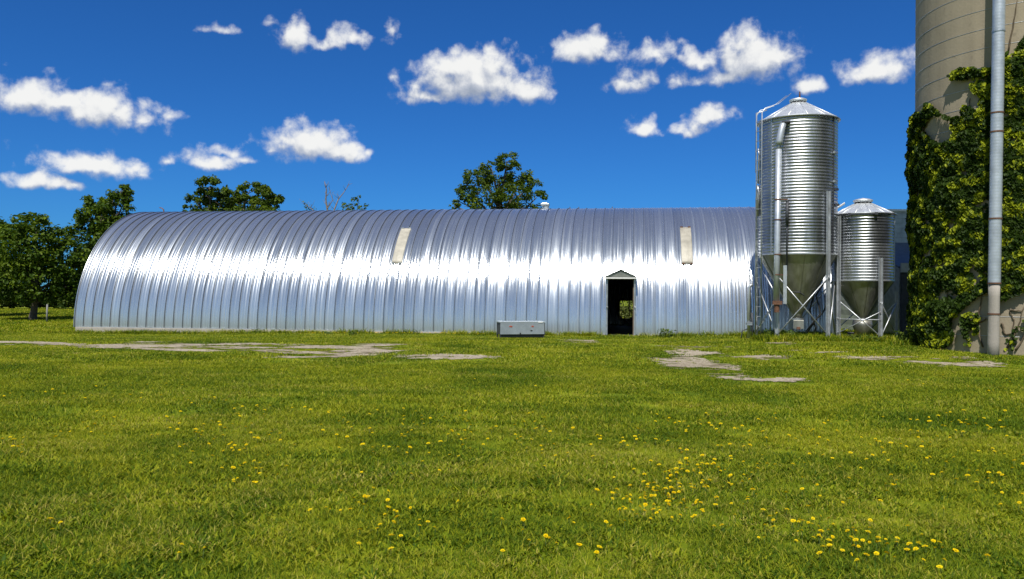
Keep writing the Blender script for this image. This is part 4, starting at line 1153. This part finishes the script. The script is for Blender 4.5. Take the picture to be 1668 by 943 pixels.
# ivy on the silo -----------------------------------------------------------
IV_L = [(1440,262),(1478,258),(1484,214),(1497,190),(1519,167),(1530,186),(1556,190),(1570,200),(1575,172),(1566,158),(1578,156),(1592,172),(1596,150),(1570,138),(1546,128),(1552,118),(1586,109),(1612,108),(1622,110),(1622,474),(1609,480),(1593,493),(1575,508),(1558,520),(1551,540),(1551,566),(1440,566)]
IV_HOLES = [[(1503,212),(1512,196),(1545,193),(1560,199),(1556,214),(1538,226),(1518,226)], [(1540,166),(1546,140),(1580,140),(1592,148),(1594,170),(1585,178),(1570,170)]]
IV_R = [(1622,112),(1630,98),(1640,90),(1655,76),(1672,64),(1720,50),(1990,70),(1990,470),(1700,460),(1668,474),(1650,482),(1631,494),(1622,480)]
IV_B = [(1569,566),(1571,540),(1578,518),(1590,508),(1591,525),(1586,548),(1585,566)]
IV_B2 = [(1640,572),(1648,545),(1658,525),(1672,512),(1690,505),(1690,520),(1668,540),(1655,572)]
def ivy(name, label, polys, holes, n, seed, size=.115, vines=()):
    g = np.random.default_rng(seed)
    r = empty(name, (SILO_C.x, SILO_C.y, 0), 0, label, 'ivy')
    cdir = math.atan2(-SILO_C.y, -SILO_C.x)
    ph = cdir + g.uniform(-1.75, 1.75, n * 3); z = g.uniform(.05, 10.2, n * 3)
    P0 = np.stack([SILO_C.x + SILO_R * np.cos(ph), SILO_C.y + SILO_R * np.sin(ph), z], -1)
    lump = fbm(ph * SILO_R * 1.1, z * 1.1, 4); lump2 = fbm(ph * SILO_R * 3.2 + 9, z * 3.2, 3)
    px, py = proj_np(P0)
    px = px + (fbm(ph * 6, z * 2, 3) - .5) * 26; py = py + (fbm(ph * 6 + 50, z * 2, 3) - .5) * 26
    Q = np.stack([px, py], -1); ins = np.zeros(len(Q), bool)
    for p in polys: ins |= inpoly(Q, np.array(p, float))
    for p in holes: ins &= ~inpoly(Q, np.array(p, float))
    # the flank that turns away keeps its ivy too
    sel = np.where(ins)[0]
    ph, z, lump, lump2 = ph[sel], z[sel], lump[sel], lump2[sel]
    # sprays: leaves gather in drooping shoots, leaving gaps
    keep = (lump2 + .25 * g.random(len(sel))) > .475
    ph, z, lump, lump2 = ph[keep], z[keep], lump[keep], lump2[keep]
    n2 = len(ph)
    off = .04 + np.clip(lump * .55 + lump2 * .45 - .30, 0, 1) * .52 * g.random(n2) ** .6
    nrm = np.stack([np.cos(ph), np.sin(ph), np.zeros(n2)], -1)
    C = np.stack([(SILO_R + off) * np.cos(ph), (SILO_R + off) * np.sin(ph), z], -1)
    N = nrm * .75 + np.array([0, 0, .40]) + g.normal(0, .42, (n2, 3))
    dr = np.tile(np.array([0, 0, -1.0]), (n2, 1)) + nrm * .35
    shoot = fbm(ph * SILO_R * 4.5 + 31, z * 5.5, 2)
    tone = np.clip(.05 + .30 * g.random(n2) + 1.0 * (shoot > .56) * g.random(n2) ** .6, 0, 1)
    sz = size * g.uniform(.55, 1.25, n2)
    link('foliage', leaf_mesh('foliage', C, N, sz, M_IVY, tone, aspect=.82, fold=.28, droop=dr), r)
    mb = MB()
    def onwall(px, py, o=.025):
        d = ray(px, py); a = d.x ** 2 + d.y ** 2; b = -2 * (d.x * SILO_C.x + d.y * SILO_C.y); c = SILO_C.x ** 2 + SILO_C.y ** 2 - (SILO_R + o) ** 2
        t = (-b - math.sqrt(max(0, b * b - 4 * a * c))) / (2 * a); p = EYE + d * t
        return Vector((p.x - SILO_C.x, p.y - SILO_C.y, p.z))
    for v in vines:
        pts = [onwall(*p) for p in v]; pp = []
        for i in range(len(pts) - 1):
            for j in range(4): pp.append(pts[i].lerp(pts[i + 1], j / 4) + Vector((random.uniform(-.02, .02), 0, random.uniform(-.02, .02))))
        pp.append(pts[-1]); mb.tube(pp, list(np.linspace(.026, .012, len(pp))), 6)
    if vines: mb.build('vine_stem', M_VINE, r, True)
    return r
ivy('ivy', 'thick dark green ivy covering the left side of the concrete silo', [IV_L], IV_HOLES, 85000, 51, vines=[
    [(1600, 566), (1590, 520), (1597, 500), (1602, 470)], [(1590, 528), (1605, 520), (1612, 519)], [(1500, 562), (1505, 480), (1500, 350), (1520, 240)], [(1540, 555), (1545, 450), (1560, 300), (1580, 160)]])
ivy('ivy', 'dense ivy on the silo wall to the right of the vertical pipe', [IV_R], [], 85000, 52, vines=[
    [(1640, 568), (1652, 545), (1660, 530), (1668, 500)], [(1632, 525), (1636, 543), (1650, 545), (1652, 522), (1645, 505)], [(1655, 570), (1668, 548), (1675, 530)], [(1641, 85), (1650, 45), (1657, 0)], [(1646, 505), (1664, 507)]])
ivy('ivy_shoot', 'narrow yellowish ivy shoot climbing the bare concrete left of the silo pipe', [IV_B], [], 30000, 53, .12)
ivy('ivy_shoot', 'low ivy shoot at the silo foot right of the pipe, by the photo edge', [IV_B2], [], 9000, 54, .11)

# ------------------------------------------------------------------ weeds, post
def weed(px, py, hgt_, nleaf, label, group, seed, spread=.22):
    g = np.random.default_rng(seed); p = gp(px, py)
    q = g.random(nleaf) * 2 * np.pi; rr = spread * g.random(nleaf) ** .7; zz = hgt_ * g.random(nleaf)
    C = np.stack([rr * np.cos(q) * (.5 + zz / hgt_), rr * np.sin(q) * .7 * (.5 + zz / hgt_), zz], -1)
    N = np.stack([np.cos(q) * .5, np.sin(q) * .5, np.ones(nleaf) * .6], -1) + g.normal(0, .4, (nleaf, 3))
    me = leaf_mesh('weed', C, N, g.uniform(.07, .15, nleaf), M_WEED, aspect=.35)
    r = empty('weed', (p.x, p.y, p.z), 0, label, 'weed', group)
    link('foliage', me, r)
    mb = MB()
    for k in range(5):
        a = k * 1.3; mb.tube([(0, 0, -.03), (math.cos(a) * spread * .3, math.sin(a) * spread * .2, hgt_ * .5), (math.cos(a) * spread * .7, math.sin(a) * spread * .5, hgt_ * .95)], [.008, .006, .003], 5)
    mb.build('stem', M_STEM, r)
for k, px in enumerate((132, 183, 255, 272, 306, 345, 394, 420, 533, 575)):
    y = 531.5 + 17.5 * (px - 130) / 1090 + 8
    weed(px, y, random.uniform(.14, .3), 46, 'small weed growing against the concrete foundation of the barn', 'weeds along the barn foundation', 200 + k, random.uniform(.15, .3))
weed(1079, 551, .34, 60, 'left one of two upright weeds at the barn foot, right of the doorway', 'two weeds right of the doorway', 230, .18)
weed(1091.5, 551, .32, 60, 'right one of two upright weeds at the barn foot, right of the doorway', 'two weeds right of the doorway', 231, .18)
for k, (px, py, h, lab) in enumerate(((1257, 552, .35, 'leafy weed at the foot of the tall bin ladder'), (1289, 552, .3, 'leafy weed under the hopper of the tall bin'),
      (1396, 556, .22, 'small weed under the short bin'), (1424, 557, .2, 'small weed beside the front leg of the short bin'), (1468, 559, .4, 'leafy weed in front of the dark shed opening'), (1487, 561, .3, 'weed at the left foot of the ivy-covered silo'), (1599, 567, .35, 'weed at the silo foot just left of the concrete stake'))):
    weed(px, py, h, 70, lab, None, 240 + k, .28)
def post():
    p = gp(77, 517); x = (77 - CX) / FPX * 44; mb = MB(); mb.tube([(0, 0, -.1), (0, 0, .5), (.01, 0, .98)], [.05, .05, .045], 10)
    o = mb.build('fence_post', M_STONEP, None, True); o.location = (x, 44, H(x, 44)); tag(o, 'single thin grey post standing in the grass under the left tree', 'post')
post()

# ------------------------------------------------------------------ dandelions
def flower_mesh(seed):
    g = random.Random(seed); mb = MB(); h = .085
    mb.tube([(0, 0, -.01), (.006, .003, h * .5), (0, 0, h)], [.0028, .0026, .0026], 5, 1)
    tilt = Matrix.Rotation(g.uniform(-.35, .35), 3, 'X') @ Matrix.Rotation(g.uniform(-.35, .35), 3, 'Y')
    for ring, (n, rr, z) in enumerate(((13, .024, 0), (10, .017, .005), (7, .010, .009))):
        for k in range(n):
            q = 2 * math.pi * (k + .5 * ring) / n + g.uniform(-.1, .1); R_ = rr * g.uniform(.85, 1.1); d = math.pi / n * 1.15
            c = [Vector((math.cos(q - d) * .003, math.sin(q - d) * .003, z)), Vector((math.cos(q - d * .8) * R_, math.sin(q - d * .8) * R_, z + .004)), Vector((math.cos(q) * R_ * 1.08, math.sin(q) * R_ * 1.08, z + .003)), Vector((math.cos(q + d * .8) * R_, math.sin(q + d * .8) * R_, z + .004))]
            mb.add([tilt @ p + Vector((0, 0, h)) for p in c], [(0, 1, 2, 3)], 0)
    me = bpy.data.meshes.new('dandelion'); me.from_pydata(mb.v, [], mb.f); me.materials.append(M_PETAL); me.materials.append(M_STEM)
    me.polygons.foreach_set('material_index', mb.m)
    a = me.attributes.new('tone', 'FLOAT', 'POINT'); a.data.foreach_set('value', [g.uniform(.2, .9)] * len(me.vertices))
    me.update(); return me
FL = [(390,765,42,16,22),(420,797,30,8,6),(600,838,62,22,26),(625,872,50,16,10),(690,690,50,10,14),(735,742,40,22,10),(660,735,50,14,10),(100,712,95,14,14),(240,698,70,9,9),(20,735,30,20,4),
      (1090,785,60,26,60),(1065,828,55,16,56),(1130,815,70,24,30),(1180,765,60,18,18),(1290,868,50,14,28),(1395,893,70,18,48),(1525,915,45,10,12),(880,888,52,18,16),(1400,735,100,22,34),
      (1555,760,70,36,30),(1645,800,24,26,14),(1350,795,90,22,18),(1080,718,80,12,24),(852,722,30,10,8),(1610,700,60,12,14),(95,868,14,8,4),(312,912,14,3,3),(950,735,60,20,14),(1240,720,70,14,16)]
def dandelions():
    pts = []
    for (cx, cy, sx, sy, n) in FL:
        for _ in range(n):
            x, y = random.gauss(cx, sx), random.gauss(cy, sy)
            if y > 960 or y < 610: continue
            p = gp(x, y); pts.append(p)
    pts.sort(key=lambda p: p.y)
    meshes = [flower_mesh(s) for s in range(8)]
    for k, p in enumerate(pts[:300]):
        if k < 8: o = link('dandelion', meshes[k])
        else:
            o = bpy.data.objects['dandelion'].copy(); o.name = 'dandelion'; o.data = meshes[k % 8]; COL.objects.link(o)
        o.location = (p.x, p.y, H(p.x, p.y)); o.rotation_euler = (random.uniform(-.15, .15), random.uniform(-.15, .15), random.uniform(0, 6.3))
        s = random.uniform(.42, .82); o.scale = (s, s * random.uniform(.7, 1.), random.uniform(.45, .85))
        tag(o, 'single yellow dandelion flower blooming in the mown lawn', 'dandelion', 'yellow dandelions dotted over the lawn')
    # the farther rest, and the yellow strip by the foundation
    rest = [tuple(p)[:2] for p in pts[300:]]
    for _ in range(520):
        x = random.uniform(0, 1668); y = 612 + 130 * random.random() ** .8
        p = gp(x, y)
        if fbm(np.array([p.x * .5]), np.array([p.y * .5]))[0] > .55: rest.append((p.x, p.y))
    for _ in range(260):
        s = random.uniform(-12.5, -5.2); p = barn_pt(s, random.uniform(-1.1, -.3)); rest.append((p.x, p.y))
    P = np.array(rest)
    big = []
    for s in range(3):
        me = flower_mesh(40 + s); big.append(bpy.data.objects.new('flower', me))
    o = scatter('distant_dandelions', [(big, P, rng.uniform(.55, .9, len(P)))])
    tag(o, 'tiny yellow flowers in the farther grass towards the barn', 'dandelions')
dandelions()

scene.render.engine = 'CYCLES'
scene.cycles.max_bounces = 8; scene.cycles.diffuse_bounces = 3; scene.cycles.glossy_bounces = 4; scene.cycles.transmission_bounces = 4
scene.cycles.use_denoising = True
scene.cycles.sample_clamp_indirect = 6.0
bpy.context.view_layer.update()
